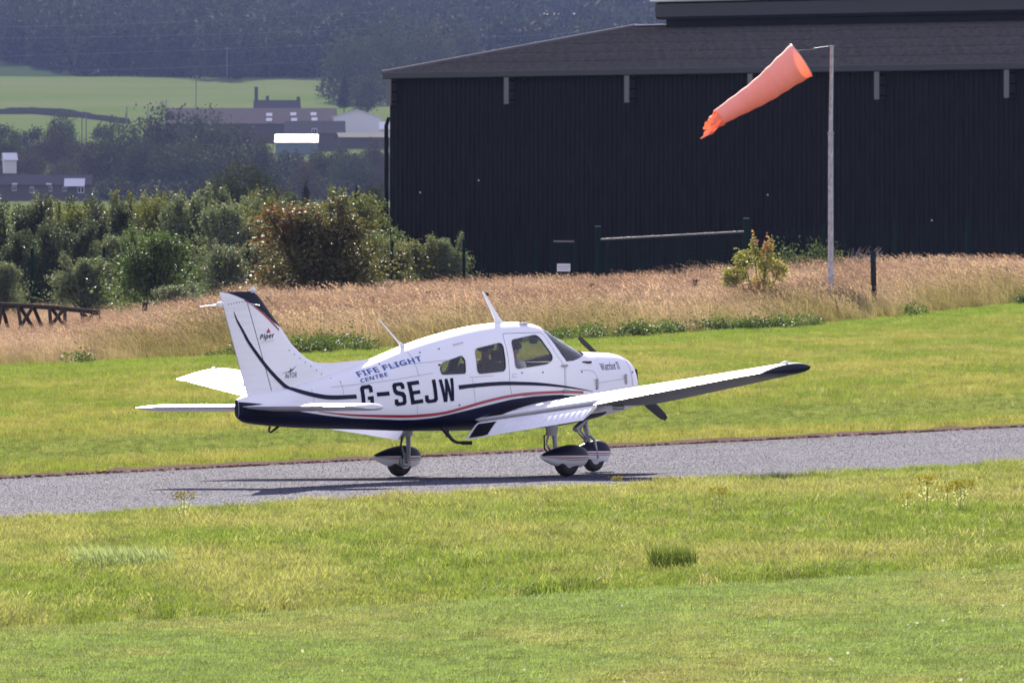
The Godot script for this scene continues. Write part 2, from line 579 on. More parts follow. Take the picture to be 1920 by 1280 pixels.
# scatters tufts over a wedge of depth d0..d1; keep(x, d) says how tall (0 none), tint(x, d) the colour
func field(parent: Node3D, called: String, meshes: Array, m: Material, d0: float, d1: float, per_m2: float, kind: int) -> void:
	var places := []
	var tints := []
	for v in meshes:
		places.append([])
		tints.append(PackedColorArray())
	var d := d0
	while d < d1:
		var half := d * 0.0438 * 1.08 + (9.0 if kind == 3 else 3.0)
		var step := 0.5
		var count := int(2.0 * half * step * per_m2)
		for i in count:
			var x := rng.randf_range(-half, half)
			var dd := d + rng.randf() * step
			var k := 0.0
			var c := Color.WHITE
			var big := noise_a.get_noise_2d(x * 1.6, dd * 0.5)
			var mid := noise_b.get_noise_2d(x * 0.8, dd * 0.35)
			var jit := rng.randf_range(0.6, 1.3)
			if kind == 0:      # closely mown foreground
				var e := mown_edge(x) + 0.5 * noise_b.get_noise_1d(x * 0.6)
				if dd < e:
					k = rng.randf_range(0.7, 1.2)
					c = Color(0.185, 0.24, 0.09).lerp(Color(0.262, 0.262, 0.12), clampf(0.25 + 1.3 * big + 0.4 * mid, 0.0, 1.0))
					c = c.lerp(Color(0.26, 0.215, 0.12), clampf(1.6 * mid - 0.6, 0.0, 0.5))
			elif kind == 1:    # rough grass between the mown edge and the taxiway
				var e := mown_edge(x) + 0.5 * noise_b.get_noise_1d(x * 0.6)
				if dd > e and across(x, dd) < 0.0 + 0.5 * mid:
					k = rng.randf_range(0.65, 1.25) * (1.0 + 0.5 * mid)
					k *= lerpf(0.5, 1.0, ss(0.0, 0.8, -across(x, dd)))
					c = Color(0.135, 0.18, 0.036).lerp(Color(0.222, 0.22, 0.085), clampf(0.35 + 1.5 * big + 0.5 * mid, 0.0, 1.0))
					if rng.randf() < 0.1: c = Color(0.3, 0.28, 0.14)
			elif kind == 2:    # beyond the taxiway
				var a := across(x, dd) - WIDE
				if a > 0.28 + 0.3 * mid and dd < tall_edge(x) + 1.5 * mid:
					k = rng.randf_range(0.7, 1.25) * (1.0 + 0.4 * mid)
					var mown := ss(5.0, 7.0, a + 1.5 * mid) * (1.0 - ss(15.0, 19.0, a + 2.0 * mid))
					k *= lerpf(1.0, 0.5, mown)
					k *= lerpf(0.6, 1.0, ss(0.2, 2.0, a))
					c = Color(0.14, 0.18, 0.034).lerp(Color(0.225, 0.215, 0.07), clampf(0.45 + 1.4 * big + 0.5 * mid, 0.0, 1.0))
					c = c.lerp(Color(0.15, 0.19, 0.065), 0.75 * mown)
					var far := ss(-40.0, -8.0, dd - tall_edge(x))
					c = c.lerp(Color(0.12, 0.19, 0.025), 0.7 * far)
					if rng.randf() < 0.05: c = Color(0.28, 0.25, 0.12)
			elif kind == 3:    # tall dry grass
				var e := tall_edge(x) + 3.0 * noise_a.get_noise_1d(x * 3.0)
				if dd > e:
					k = rng.randf_range(0.5, 1.25) * lerpf(0.45, 1.0, ss(0.0, 9.0, dd - e)) * (1.0 + 0.4 * noise_a.get_noise_2d(x * 1.2, dd * 0.6)) * (0.5 + 0.5 * ss(-14.0, -6.0, x))
					c = Color(0.24, 0.148, 0.148).lerp(Color(0.38, 0.265, 0.252), clampf(0.5 + 1.6 * big, 0.0, 1.0))
					var green := 1.0 - ss(1.0, 16.0, dd - e + 8.0 * big)
					c = c.lerp(Color(0.17, 0.165, 0.06), 0.7 * green)
			elif kind == 4:    # rank green growth at the foot of the tall grass
				var e := tall_edge(x)
				var q := dd - e + 4.0
				if q > 0.0 and q < 12.0 and noise_a.get_noise_2d(x * 2.2 + 90.0, dd * 0.25) > (-0.1 if x > 0.5 and x < 9.0 else 0.3):
					k = rng.randf_range(0.35, 1.1) * (0.7 + 0.5 * absf(noise_b.get_noise_1d(x * 0.7)))
					c = Color(0.04, 0.07, 0.02).lerp(Color(0.085, 0.11, 0.03), rng.randf())
			if k > 0.0:
				c *= jit * (1.38 if kind < 3 else 1.0)
				var v := rng.randi() % meshes.size()
				var kx := k * rng.randf_range(0.85, 1.2)
				places[v].append(Transform3D(Basis(Vector3.UP, rng.randf_range(-0.5, 0.5) if kind == 3 else rng.randf() * TAU).scaled(Vector3(kx, k, kx)), Vector3(x, ground(x, dd) - 0.01, -dd)))
				tints[v].append(c)
		d += step
	for v in meshes.size():
		scatter(parent, called, meshes[v], m, places[v], tints[v])

func build_grass() -> void:
	var lawn := []
	var rough := []
	var dry := []
	var rank := []
	for i in 3:
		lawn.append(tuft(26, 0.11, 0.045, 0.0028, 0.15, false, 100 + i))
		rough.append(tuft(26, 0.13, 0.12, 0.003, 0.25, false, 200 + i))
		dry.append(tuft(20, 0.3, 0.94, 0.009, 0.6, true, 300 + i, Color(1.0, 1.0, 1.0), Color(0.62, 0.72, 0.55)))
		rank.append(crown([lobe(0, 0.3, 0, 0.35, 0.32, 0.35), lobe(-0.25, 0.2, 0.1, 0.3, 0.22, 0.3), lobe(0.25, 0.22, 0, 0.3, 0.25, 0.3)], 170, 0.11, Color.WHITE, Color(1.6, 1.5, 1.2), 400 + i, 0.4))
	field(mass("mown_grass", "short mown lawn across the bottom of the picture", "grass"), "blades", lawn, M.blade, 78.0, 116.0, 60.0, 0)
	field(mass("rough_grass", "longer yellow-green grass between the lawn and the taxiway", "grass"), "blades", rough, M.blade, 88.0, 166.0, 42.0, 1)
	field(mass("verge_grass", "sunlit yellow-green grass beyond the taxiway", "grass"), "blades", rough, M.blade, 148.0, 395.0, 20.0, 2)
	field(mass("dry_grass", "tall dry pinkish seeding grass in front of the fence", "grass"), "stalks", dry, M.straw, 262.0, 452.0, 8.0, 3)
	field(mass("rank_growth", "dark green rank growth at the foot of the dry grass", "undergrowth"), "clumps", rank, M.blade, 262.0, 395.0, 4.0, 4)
	# white clover and daisies in the lawn
	var daisy := st()
	for j in 6:
		var a := TAU * j / 6.0
		flat_tri(daisy, Vector3(0, 0.012, 0), Vector3(cos(a), 0.3, sin(a)) * 0.016, Vector3(cos(a + 1.0), 0.3, sin(a + 1.0)) * 0.016, Vector3.UP)
	var dp := []
	var dt := PackedColorArray()
	for i in 190:
		var dd := rng.randf_range(80.0, 150.0)
		var x := rng.randf_range(-1.0, 1.0) * (dd * 0.047 + 1.0)
		if across(x, dd) > -0.5 or (dd > mown_edge(x) and rng.randf() < 0.6): continue
		var z := rng.randf_range(0.4, 0.95)
		dp.append(Transform3D(Basis(Vector3.RIGHT, rng.randf_range(0.2, 1.2)).rotated(Vector3.UP, rng.randf_range(-1.0, 1.0)).scaled(Vector3.ONE * z), Vector3(x, ground(x, dd) + rng.randf_range(0.035, 0.05), -dd)))
		dt.append(Color(0.42, 0.42, 0.38) if rng.randf() < 0.85 else Color(0.4, 0.28, 0.03))
	scatter(mass("clover_flowers", "tiny white clover and daisy heads in the short lawn", "flowers"), "heads", daisy.commit(), M.blade, dp, dt)
	# a few tufts that stand out in the foreground
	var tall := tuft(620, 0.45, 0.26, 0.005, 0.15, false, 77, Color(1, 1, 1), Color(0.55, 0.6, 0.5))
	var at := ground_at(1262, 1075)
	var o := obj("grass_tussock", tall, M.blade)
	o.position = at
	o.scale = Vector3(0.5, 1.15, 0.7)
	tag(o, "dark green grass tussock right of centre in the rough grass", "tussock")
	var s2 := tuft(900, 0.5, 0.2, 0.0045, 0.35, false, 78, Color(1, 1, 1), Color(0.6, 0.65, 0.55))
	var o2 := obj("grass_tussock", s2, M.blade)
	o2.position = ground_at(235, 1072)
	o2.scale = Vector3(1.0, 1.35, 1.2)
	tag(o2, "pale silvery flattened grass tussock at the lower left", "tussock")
	for p in [[o, Color(0.1, 0.15, 0.03)], [o2, Color(0.3, 0.36, 0.19)]]:
		var mm: StandardMaterial3D = M.blade.duplicate()
		mm.albedo_color = p[1].linear_to_srgb()
		p[0].material_override = mm

# the point of the near airfield seen at a column and row
func ground_at(column: float, row: float) -> Vector3:
	var d := EYE * LENS / (row - 422.0)
	for i in 12:
		var x := (column - 960.0) * d / LENS
		d = (EYE - ground(x, d)) * LENS / (row - 422.0)
	var xx := (column - 960.0) * d / LENS
	return Vector3(xx, ground(xx, d), -d)

# ------------------------------------------------------------------ hangar
func build_hangar() -> void:
	var c50 := cos(deg_to_rad(50.0))
	var s50 := sin(deg_to_rad(50.0))
	var u := Vector3(c50, 0, s50)          # along the wall, coming nearer to the right
	var v := Vector3(s50, 0, -c50)         # into the building
	var foot := Vector3(-5.23, -0.25, -500.0)
	var eave := level(141.0, 500.0)
	var span := 14.1
	var ridge := level(53.0, 509.0)
	var length := 62.0
	var h := thing("hangar", "big dark ribbed metal hangar with low-pitched grey roof", "hangar", foot)
	var wall_m := mat(lin(0.017, 0.018, 0.0195), 0.6)
	wall_m.metallic_specular = 0.12
	var roof_m := matte(lin(0.11, 0.1, 0.098), 0.9)
	var rt := NoiseTexture2D.new()
	rt.width = 512; rt.height = 512; rt.seamless = true
	var rn := FastNoiseLite.new(); rn.seed = 4; rn.frequency = 0.02; rn.fractal_octaves = 4
	rt.noise = rn
	var ramp := Gradient.new()
	ramp.set_color(0, Color(0.6, 0.6, 0.59)); ramp.set_color(1, Color(1, 1, 0.98))
	rt.color_ramp = ramp
	var wt := NoiseTexture2D.new()
	wt.width = 512; wt.height = 512; wt.seamless = true
	var wn := FastNoiseLite.new(); wn.seed = 14; wn.frequency = 0.015; wn.fractal_octaves = 5
	wt.noise = wn
	var wr := Gradient.new()
	wr.set_color(0, Color(0.72, 0.72, 0.74)); wr.set_color(1, Color(1, 1, 1))
	wt.color_ramp = wr
	wall_m.albedo_texture = wt; wall_m.uv1_triplanar = true; wall_m.uv1_scale = Vector3(0.5, 0.06, 0.5)
	roof_m.albedo_texture = rt; roof_m.uv1_triplanar = true; roof_m.uv1_scale = Vector3(0.25, 0.25, 0.25)
	var fascia_m := mat(lin(0.022, 0.025, 0.03), 0.6)
	var trim_m := mat(lin(0.11, 0.112, 0.12), 0.6)
	var top := Vector3(0, eave + 0.25, 0)
	# ribbed cladding: upright troughs and crests
	var s := st()
	var rib := 0.3
	var n_r := int(length / rib)
	for i in n_r:
		var t0 := i * rib
		var q := [u * t0, u * (t0 + 0.17), u * (t0 + 0.2) - v * 0.05, u * (t0 + 0.27) - v * 0.05, u * (t0 + 0.3)]
		for k in 4:
			quad(s, q[k], q[k + 1], q[k + 1] + top, q[k] + top, -v)
	obj("wall", s.commit(), wall_m, h)
	for y in [3.4, 6.7]:
		var lap := st()
		for i in n_r:
			var t0 := i * rib
			box(lap, u * (t0 + 0.085) - v * 0.004 + Vector3(0, y, 0), Vector3(0.16, 0.02, 0.008), Basis(u, Vector3.UP, u.cross(Vector3.UP)))
			box(lap, u * (t0 + 0.235) - v * 0.054 + Vector3(0, y, 0), Vector3(0.07, 0.02, 0.008), Basis(u, Vector3.UP, u.cross(Vector3.UP)))
		var lo := obj("sheet_lap", lap.commit(), wall_m, h)
		lo.set_meta("kind", "stuff")
	var g := st()
	for side in [[Vector3.ZERO, -1.0], [u * length, 1.0]]:
		var o: Vector3 = side[0]
		for k in 2:
			pass
		var a: Vector3 = o + v * 0.03
		var b: Vector3 = o + v * (2.0 * span - 0.03)
		var p: Vector3 = o + v * span + Vector3(0, ridge + 0.2, 0)
		quad(g, a, b, b + top - Vector3(0, 0.05, 0), a + top - Vector3(0, 0.05, 0), u * side[1])
		flat_tri(g, a + top - Vector3(0, 0.05, 0), b + top - Vector3(0, 0.05, 0), p, u * side[1])
	quad(g, v * 2.0 * span, v * 2.0 * span + u * length, v * 2.0 * span + u * length + top, v * 2.0 * span + top, v)
	obj("gable_wall", g.commit(), wall_m, h)
	# corrugated sheets on both slopes
	var rise := Vector3(0, ridge - eave, 0)
	var r := st()
	var pitch := 0.26
	var n_c := int((length + 0.2) / pitch)
	for sgn in [0, 1]:
		for lap in 5:
			var f0: float = lap / 5.0
			var f1: float = (lap + 1) / 5.0 + 0.008
			for i in n_c:
				var t0 := -0.08 + i * pitch
				var e0: Vector3 = top - v * 0.35 * (1 - sgn) + (v * (2.0 * span + 0.35)) * sgn
				var rd := top + v * span + rise
				for k in 2:
					var ta := t0 + k * pitch * 0.5
					var tb := t0 + (k + 1) * pitch * 0.5
					var ha := Vector3(0, 0.03 + (0.075 if k == 0 else 0.0), 0)
					var hb := Vector3(0, 0.03 + (0.0 if k == 0 else 0.075), 0)
					var drop := Vector3(0, 0.03, 0)
					quad(r, e0.lerp(rd, f0) + u * ta + ha + drop, e0.lerp(rd, f0) + u * tb + hb + drop, e0.lerp(rd, f1) + u * tb + hb, e0.lerp(rd, f1) + u * ta + ha, Vector3.UP)
	obj("roof", r.commit(), roof_m, h)
	var f := st()
	box(f, top - v * 0.28 + u * length / 2.0 + Vector3(0, -0.02, 0), Vector3(length, 0.28, 0.3), Basis(u, Vector3.UP, u.cross(Vector3.UP)), 0.03)
	obj("gutter", f.commit(), fascia_m, h)
	var vg := st()
	for k in 2:
		var e0: Vector3 = top - v * 0.35 if k == 0 else top + v * (2.0 * span + 0.35)
		tube(vg, [e0 - u * 0.12 + Vector3(0, 0.1, 0), top + v * span + rise - u * 0.12 + Vector3(0, 0.12, 0)], [0.1, 0.1], 6)
	obj("verge_trim", vg.commit(), matte(lin(0.12, 0.12, 0.125)), h)
	# ridge ventilator
	var vb := st()
	var rb := Basis(u, Vector3.UP, u.cross(Vector3.UP))
	var rc := top + v * span + rise
	box(vb, rc + u * (2.2 + 29.0) + Vector3(0, 0.72, 0), Vector3(58.0, 0.78, 2.2), rb, 0.12)
	var vent := obj("ridge_vent", vb.commit(), fascia_m, h)
	var vc := st()
	box(vc, rc + u * (2.2 + 29.0) + Vector3(0, 1.16, 0), Vector3(58.3, 0.13, 2.5), rb, 0.05)
	obj("cap", vc.commit(), mat(lin(0.7, 0.7, 0.72), 0.5), vent)
	var vk := st()
	box(vk, rc + u * (2.5 + 28.9) + Vector3(0, 0.2, 0), Vector3(57.4, 0.5, 1.6), rb)
	obj("curb", vk.commit(), wall_m, vent)
	var rcap := st()
	box(rcap, rc + u * 1.0 + Vector3(0, 0.14, 0), Vector3(2.6, 0.06, 0.5), rb, 0.02)
	obj("ridge_cap", rcap.commit(), mat(lin(0.5, 0.5, 0.5), 0.7), h)
	# brackets under the eaves
	for i in 8:
		var t := 0.25 + i * 7.83
		var b := st()
		box(b, top + u * (t + 0.14) - v * 0.17 + Vector3(0, -0.72, 0), Vector3(0.26, 1.12, 0.36), rb, 0.02)
		var o := obj("eaves_bracket", b.commit(), fascia_m, h)
		var p := st()
		box(p, top + u * (t + 0.13) - v * 0.37 + Vector3(0, -0.6, 0), Vector3(0.3, 1.4, 0.03), rb, 0.0)
		obj("face_plate", p.commit(), trim_m, o)
		for k in 3:
			var q := st()
			box(q, top + u * (t + 0.285) - v * 0.17 + Vector3(0, -0.3 - 0.42 * k, 0), Vector3(0.025, 0.05, 0.34), rb)
			obj("stiffener", q.commit(), wall_m, o)
	# small cowl on the slope at the right
	var cw := st()
	box(cw, top + u * 39.6 + v * 5.0 + rise * 0.36 + Vector3(0, 0.45, 0), Vector3(2.0, 0.55, 1.2), rb, 0.05)
	var cowl := obj("roof_cowl", cw.commit(), roof_m, h)
	var cl := st()
	box(cl, top + u * 39.6 + v * 5.0 + rise * 0.36 + Vector3(0, 0.78, 0), Vector3(2.3, 0.1, 1.5), rb, 0.03)
	obj("cap", cl.commit(), trim_m, cowl)
	# drainpipe at the left corner
	var dp := st()
	tube(dp, [-u * 0.12 - v * 0.1 + Vector3(0, 0.1, 0), -u * 0.12 - v * 0.1 + Vector3(0, eave - 1.9, 0), -u * 0.05 - v * 0.02 + Vector3(0, eave - 1.55, 0)], [0.09, 0.09, 0.07], 8)
	obj("drainpipe", dp.commit(), wall_m, h)
	# chipped spots in the cladding
	for c in [[2.1, 4.9], [6.0, 5.4], [24.6, 4.75], [40.5, 5.6], [34.7, 3.7]]:
		var sp := st()
		box(sp, u * c[0] - v * 0.055 + Vector3(0, c[1], 0), Vector3(0.09, 0.06, 0.012), rb)
		obj("paint_chip", sp.commit(), M.cream, h)

# ------------------------------------------------------------------ foliage
# leaves through a set of lobes: [centre, radii]; returns one mesh of small folded leaves
func crown(lobes: Array, n: int, leaf: float, c0: Color, c1: Color, seed_: int, shell := 0.55, extra := Color(0, 0, 0, 0), extra_share := 0.0) -> ArrayMesh:
	var r := RandomNumberGenerator.new()
	r.seed = seed_
	var nz := FastNoiseLite.new()
	nz.seed = seed_; nz.frequency = 0.7
	var s := st()
	var vol := 0.0
	for l in lobes: vol += pow(l[1].x * l[1].y * l[1].z, 0.67)
	for l in lobes:
		var count := int(n * pow(l[1].x * l[1].y * l[1].z, 0.67) / vol)
		for i in count:
			var d := Vector3(r.randfn(), r.randfn(), r.randfn()).normalized()
			var rad := pow(r.randf(), 1.0 / 3.0)
			if r.randf() < shell: rad = 0.72 + 0.62 * pow(r.randf(), 1.6)
			var ruf: float = 1.0 + 0.62 * nz.get_noise_3d(d.x * 2.4 + l[0].x, d.y * 2.4 + l[0].y, d.z * 2.4 + l[0].z)
			var p: Vector3 = l[0] + d * l[1] * rad * ruf
			if p.y < 0.02: continue
			var a := Vector3(r.randfn(), r.randfn() * 0.6, r.randfn()).normalized()
			var b := a.cross(Vector3(r.randfn(), r.randfn(), r.randfn())).normalized()
			var z := leaf * r.randf_range(0.6, 1.35)
			var c := c0.lerp(c1, clampf(r.randf() * 0.7 + 0.5 * nz.get_noise_3dv(p * 1.3) + 0.15, 0, 1))
			if extra_share > 0.0 and nz.get_noise_3dv(p * 0.8 + Vector3(9, 0, 0)) + r.randf_range(-0.25, 0.25) > 0.5 - extra_share: c = extra * r.randf_range(0.7, 1.2)
			var fold := a.cross(b) * z * 0.15
			s.set_color(c)
			s.add_vertex(p - a * z * 0.5); s.add_vertex(p + b * z * 0.28 + fold); s.add_vertex(p + a * z * 0.5)
			s.set_color(c * 0.92)
			s.add_vertex(p - a * z * 0.5); s.add_vertex(p + a * z * 0.5); s.add_vertex(p - b * z * 0.28 + fold)
	return s.commit()

func limbs(lobes: Array, trunk_h: float, r0: float) -> ArrayMesh:
	var s := st()
	var fork := Vector3(0, trunk_h, 0)
	tube(s, [Vector3(0, -0.2, 0), fork * 0.5 + Vector3(r0 * 0.3, 0, 0), fork], [r0 * 1.25, r0, r0 * 0.8], 7, false)
	for l in lobes:
		var c: Vector3 = l[0]
		var mid := fork.lerp(c, 0.5) + Vector3(0, -0.1 * c.distance_to(fork), 0)
		tube(s, [fork, mid, c], [r0 * 0.6, r0 * 0.4, r0 * 0.15], 5, false)
		for k in 3:
			var e: Vector3 = c + Vector3(l[1].x * cos(k * 2.1), l[1].y * 0.6, l[1].z * sin(k * 2.1)) * 0.7
			tube(s, [mid.lerp(c, 0.7), e], [r0 * 0.2, r0 * 0.05], 4, false)
	return s.commit()

func plant(called: String, label: String, category: String, lobes: Array, leafy: ArrayMesh, m: Material, trunk_h: float, r0: float, group := "") -> Node3D:
	var t := thing(called, label, category, Vector3.ZERO, 0.0, group)
	obj("trunk", limbs(lobes, trunk_h, r0), M.bark, t)
	obj("crown", leafy, m, t)
	return t

func lobe(x: float, y: float, z: float, rx: float, ry: float, rz: float) -> Array:
	return [Vector3(x, y, z), Vector3(rx, ry, rz)]

# a shrub of unit-ish size: radius 1 and height 2, made of lumps and a few sprigs
func bush_lobes(seed_: int, lumps: int, sprigs: int) -> Array:
	var r := RandomNumberGenerator.new()
	r.seed = seed_
	var out := [lobe(0, 0.72, 0, 0.9, 0.74, 0.8)]
	for i in lumps:
		var a := r.randf() * TAU
		out.append(lobe(cos(a) * r.randf_range(0.25, 0.62), r.randf_range(0.6, 1.5), sin(a) * r.randf_range(0.2, 0.55), r.randf_range(0.16, 0.4), r.randf_range(0.16, 0.36), r.randf_range(0.2, 0.4)))
	for i in sprigs:
		out.append(lobe(r.randf_range(-0.6, 0.6), r.randf_range(1.45, 1.85), r.randf_range(-0.4, 0.4), r.randf_range(0.07, 0.14), r.randf_range(0.12, 0.22), 0.1))
	return out

func build_bushes() -> void:
	var L0 := bush_lobes(11, 16, 14)
	var L1 := bush_lobes(12, 17, 12)
	var L2 := bush_lobes(13, 15, 16)
	var kinds := {
		"willow": [L0, crown(L0, 16000, 0.056, Color(0.075, 0.095, 0.055), Color(0.16, 0.19, 0.115), 31, 0.5), 0.05],
		"olive": [L1, crown(L1, 16000, 0.056, Color(0.065, 0.08, 0.03), Color(0.17, 0.18, 0.06), 32, 0.5), 0.05],
		"dark": [L2, crown(L2, 16000, 0.056, Color(0.03, 0.042, 0.03), Color(0.07, 0.09, 0.055), 33, 0.5), 0.06],
		"green": [L0, crown(L0, 16000, 0.056, Color(0.04, 0.075, 0.025), Color(0.11, 0.16, 0.05), 34, 0.5), 0.06],
		"rust": [L1, crown(L1, 16000, 0.056, Color(0.05, 0.055, 0.022), Color(0.13, 0.12, 0.045), 35, 0.5, Color(0.16, 0.08, 0.035), 0.07), 0.07],
	}
	# column, row of the top, half width in the picture, depth, kind, label
	var list := [
		[22, 398, 95, 474, "dark", "dark glossy hedge bush at the left edge of the picture"],
		[118, 404, 70, 480, "olive", "small olive-topped hedge bush between the two dark left ones"],
		[200, 400, 85, 470, "dark", "dark rounded hedge bush just left of the silvery willows"],
		[285, 392, 62, 482, "olive", "twiggy olive bush behind the glossy green shrub"],
		[352, 378, 75, 476, "willow", "silvery willow bush at the tall middle of the hedge"],
		[432, 395, 72, 470, "willow", "silvery willow bush standing over the tail fin"],
		[500, 390, 65, 474, "olive", "yellow-green bush between the willows and the hawthorn"],
		[566, 398, 62, 472, "willow", "grey-green bush half behind the hawthorn"],
		[648, 384, 66, 476, "olive", "yellow-green bush rising above the hawthorn"],
		[715, 448, 62, 468, "green", "mid green bush at the dark hangar's left corner"],
		[792, 462, 62, 458, "olive", "pale olive bush round the leftmost mesh fence post by the hangar"],
		[832, 456, 46, 458, "willow", "thin sprigged bush in front of the hangar wall"],
		[75, 392, 70, 496, "willow", "back-row hedge bush behind the dark one at the left edge"],
		[160, 398, 70, 496, "dark", "back-row hedge bush between the two dark front ones"],
		[245, 390, 70, 494, "olive", "back-row hedge bush right of the second dark front one"],
		[320, 386, 70, 496, "dark", "back-row dark bush just left of the tallest willow"],
		[395, 388, 70, 494, "dark", "back-row dark bush between the two tall willows"],
		[468, 382, 70, 496, "willow", "back-row willow right above the tail fin"],
		[535, 386, 70, 494, "dark", "back-row dark bush left of the hawthorn's top"],
		[608, 392, 64, 494, "willow", "back-row grey bush over the middle of the hawthorn"],
		[690, 400, 60, 492, "dark", "back-row dark bush between the hawthorn and the hangar"],
		[120, 440, 70, 450, "dark", "dark ivy bush above the low grey bush by the rail"],
		[60, 452, 70, 452, "dark", "dark ivy bush above the left end of the wooden rail"],
		[225, 452, 60, 452, "willow", "grey bush between the glossy shrub and the low one by the rail"],
		[480, 465, 60, 446, "willow", "grey-green bush between the tail fin and the hawthorn"],
		[730, 470, 55, 452, "olive", "olive bush between the hawthorn and the leftmost fence post"],
		[290, 450, 82, 405, "green", "glossy light-leaved shrub with a dark base in front of the fence"],
		[598, 402, 124, 412, "rust", "broad hawthorn with reddening leaves above the tail of the aircraft"],
		[160, 492, 62, 412, "willow", "low grey-green bush behind the wooden rail"],
		[2, 500, 48, 412, "willow", "small grey bush at the left edge in front of the hedge"],
		[330, 540, 55, 398, "willow", "low brambly bush at the foot of the glossy shrub"],
		[420, 470, 60, 440, "willow", "pale willow bush filling in behind the tail fin"],
	]
	var made := {}
	for b in list:
		var p := spot(b[0], b[3])
		var k: Array = kinds[b[4]]
		var size := Vector3(b[2] * b[3] / LENS * 1.3, (level(b[1], b[3]) - p.y) / 1.68, b[2] * b[3] / LENS)
		var t: Node3D
		if not made.has(b[4]):
			t = plant("bush", b[5], "bush", k[0], k[1], M.leaf, 0.35, k[2])
			made[b[4]] = t
			t.position = p
			t.scale = size
			t.rotation.y = rng.randf() * TAU
		else:
			t = dup(made[b[4]], "bush", p, rng.randf() * TAU, size, b[5])
	# the young tree in front of the hangar, turning red at the tips
	var yl := [lobe(0, 1.35, 0, 0.5, 0.45, 0.4), lobe(-0.75, 1.75, 0, 0.42, 0.3, 0.35), lobe(-0.5, 2.3, 0.1, 0.3, 0.32, 0.3), lobe(0.2, 2.2, 0, 0.35, 0.45, 0.3), lobe(0.62, 1.9, 0.1, 0.25, 0.4, 0.25), lobe(-0.15, 2.75, 0, 0.14, 0.36, 0.14), lobe(0.3, 2.8, 0, 0.16, 0.3, 0.16), lobe(-0.9, 1.5, 0.1, 0.3, 0.2, 0.3), lobe(-0.6, 1.0, 0.1, 0.3, 0.2, 0.3), lobe(0.55, 0.95, 0.1, 0.26, 0.18, 0.26), lobe(0.1, 0.75, 0, 0.4, 0.25, 0.4)]
	var yc := crown(yl, 4200, 0.11, Color(0.16, 0.17, 0.04), Color(0.36, 0.35, 0.1), 61, 0.3, Color(0.5, 0.22, 0.15), 0.22)
	var y := plant("young_tree", "young tree with yellow-green and reddening leaves in the dry grass", "tree", yl, yc, M.leaf, 0.7, 0.045)
	y.position = spot(1424, 356)
	y.scale = Vector3(0.98, 0.86, 0.9)
	# dark bramble and dead twigs behind the windsock pole
	var bl := [lobe(-1.2, 0.5, 0, 0.9, 0.55, 0.6), lobe(0.2, 0.55, 0, 0.9, 0.6, 0.6), lobe(1.2, 0.35, 0, 0.8, 0.4, 0.6)]
	var br := plant("bramble", "dark bramble patch behind the foot of the windsock pole", "bramble", bl, crown(bl, 5000, 0.09, Color(0.03, 0.05, 0.02), Color(0.08, 0.11, 0.04), 62, 0.4), M.leaf, 0.2, 0.03)
	br.position = spot(1535, 430)
	br.scale = Vector3(1.0, 1.75, 1.0)
	var tw := st()
	for i in 90:
		var a := rng.randf_range(-0.2, 1.5)
		var e := Vector3(cos(a) * 1.5 * rng.randf_range(0.5, 1.0), rng.randf_range(0.8, 1.9), rng.randf_range(-0.4, 0.4))
		tube(tw, [Vector3(rng.randf_range(-0.4, 0.6), 0, 0), e * 0.5 + Vector3(0, 0.3, 0), e], [0.014, 0.01, 0.005], 3, false)
	var dead := obj("dead_bush", tw.commit(), mat(lin(0.26, 0.22, 0.2), 0.9))
	dead.position = spot(1585, 428)
	tag(dead, "bare grey twigs of a dead bush right of the windsock pole", "dead bush")
	# dock stalks in the dry grass
	var ds := st()
	tube(ds, [Vector3.ZERO, Vector3(-0.03, 0.5, 0), Vector3(-0.12, 1.0, 0)], [0.012, 0.01, 0.006], 4)
	for i in 60:
		var f := rng.randf_range(0.35, 1.0)
		var o := Vector3(-0.12 * f * f, f, 0) + Vector3(rng.randf_range(-0.05, 0.05), 0, rng.randf_range(-0.05, 0.05)) * (1.3 - f)
		flat_tri(ds, o, o + Vector3(0.03, 0.03, 0), o + Vector3(0, 0.05, 0.02), Vector3.UP)
	var dm := ds.commit()
	var dk := mat(lin(0.07, 0.03, 0.02), 0.9)
	var first: MeshInstance3D = null
	var dock_at := ["left one of the pair left of the young tree", "right one of the pair left of the young tree", "left one of three at the windsock pole", "middle one of three at the windsock pole", "right one of three at the windsock pole", "tall one before the hangar wall above the cabin aerial", "short one left of the young tree", "one just right of the grey post", "one low before the windsock pole"]
	for p in [[1345, 352, 0.95], [1370, 354, 0.8], [1580, 366, 0.9], [1585, 372, 0.7], [1602, 374, 0.8], [968, 425, 1.5], [1337, 350, 0.7], [1660, 380, 0.6], [1572, 352, 0.7]]:
		var o: MeshInstance3D = obj("dock_stalk", dm, dk) if first == null else first.duplicate()
		if first != null:
			o.name = numbered("dock_stalk")
			add_child(o)
		else:
			first = o
		o.position = spot(p[0], p[1])
		o.scale = Vector3.ONE * p[2]
		tag(o, "dark brown dead dock stalk, " + dock_at.pop_front(), "dock stalk", "dock stalks in the dry grass")
	# ragwort
	var rs := st()
	for k in 5:
		var e := Vector3(rng.randf_range(-0.1, 0.1), rng.randf_range(0.26, 0.36), rng.randf_range(-0.08, 0.08))
		tube(rs, [Vector3.ZERO, e * 0.6, e], [0.004, 0.003, 0.002], 4, false)
		for j in 9:
			var o := e * rng.randf_range(0.2, 0.85)
			var w := Vector3(rng.randf_range(-1, 1), rng.randf_range(0.1, 0.6), rng.randf_range(-1, 1)) * 0.05
			flat_tri(rs, o, o + w + Vector3(0, 0.012, 0.006), o + w * 0.7 - Vector3(0, 0.008, 0.008), Vector3.UP)
	var stem := rs.commit()
	var fl := st()
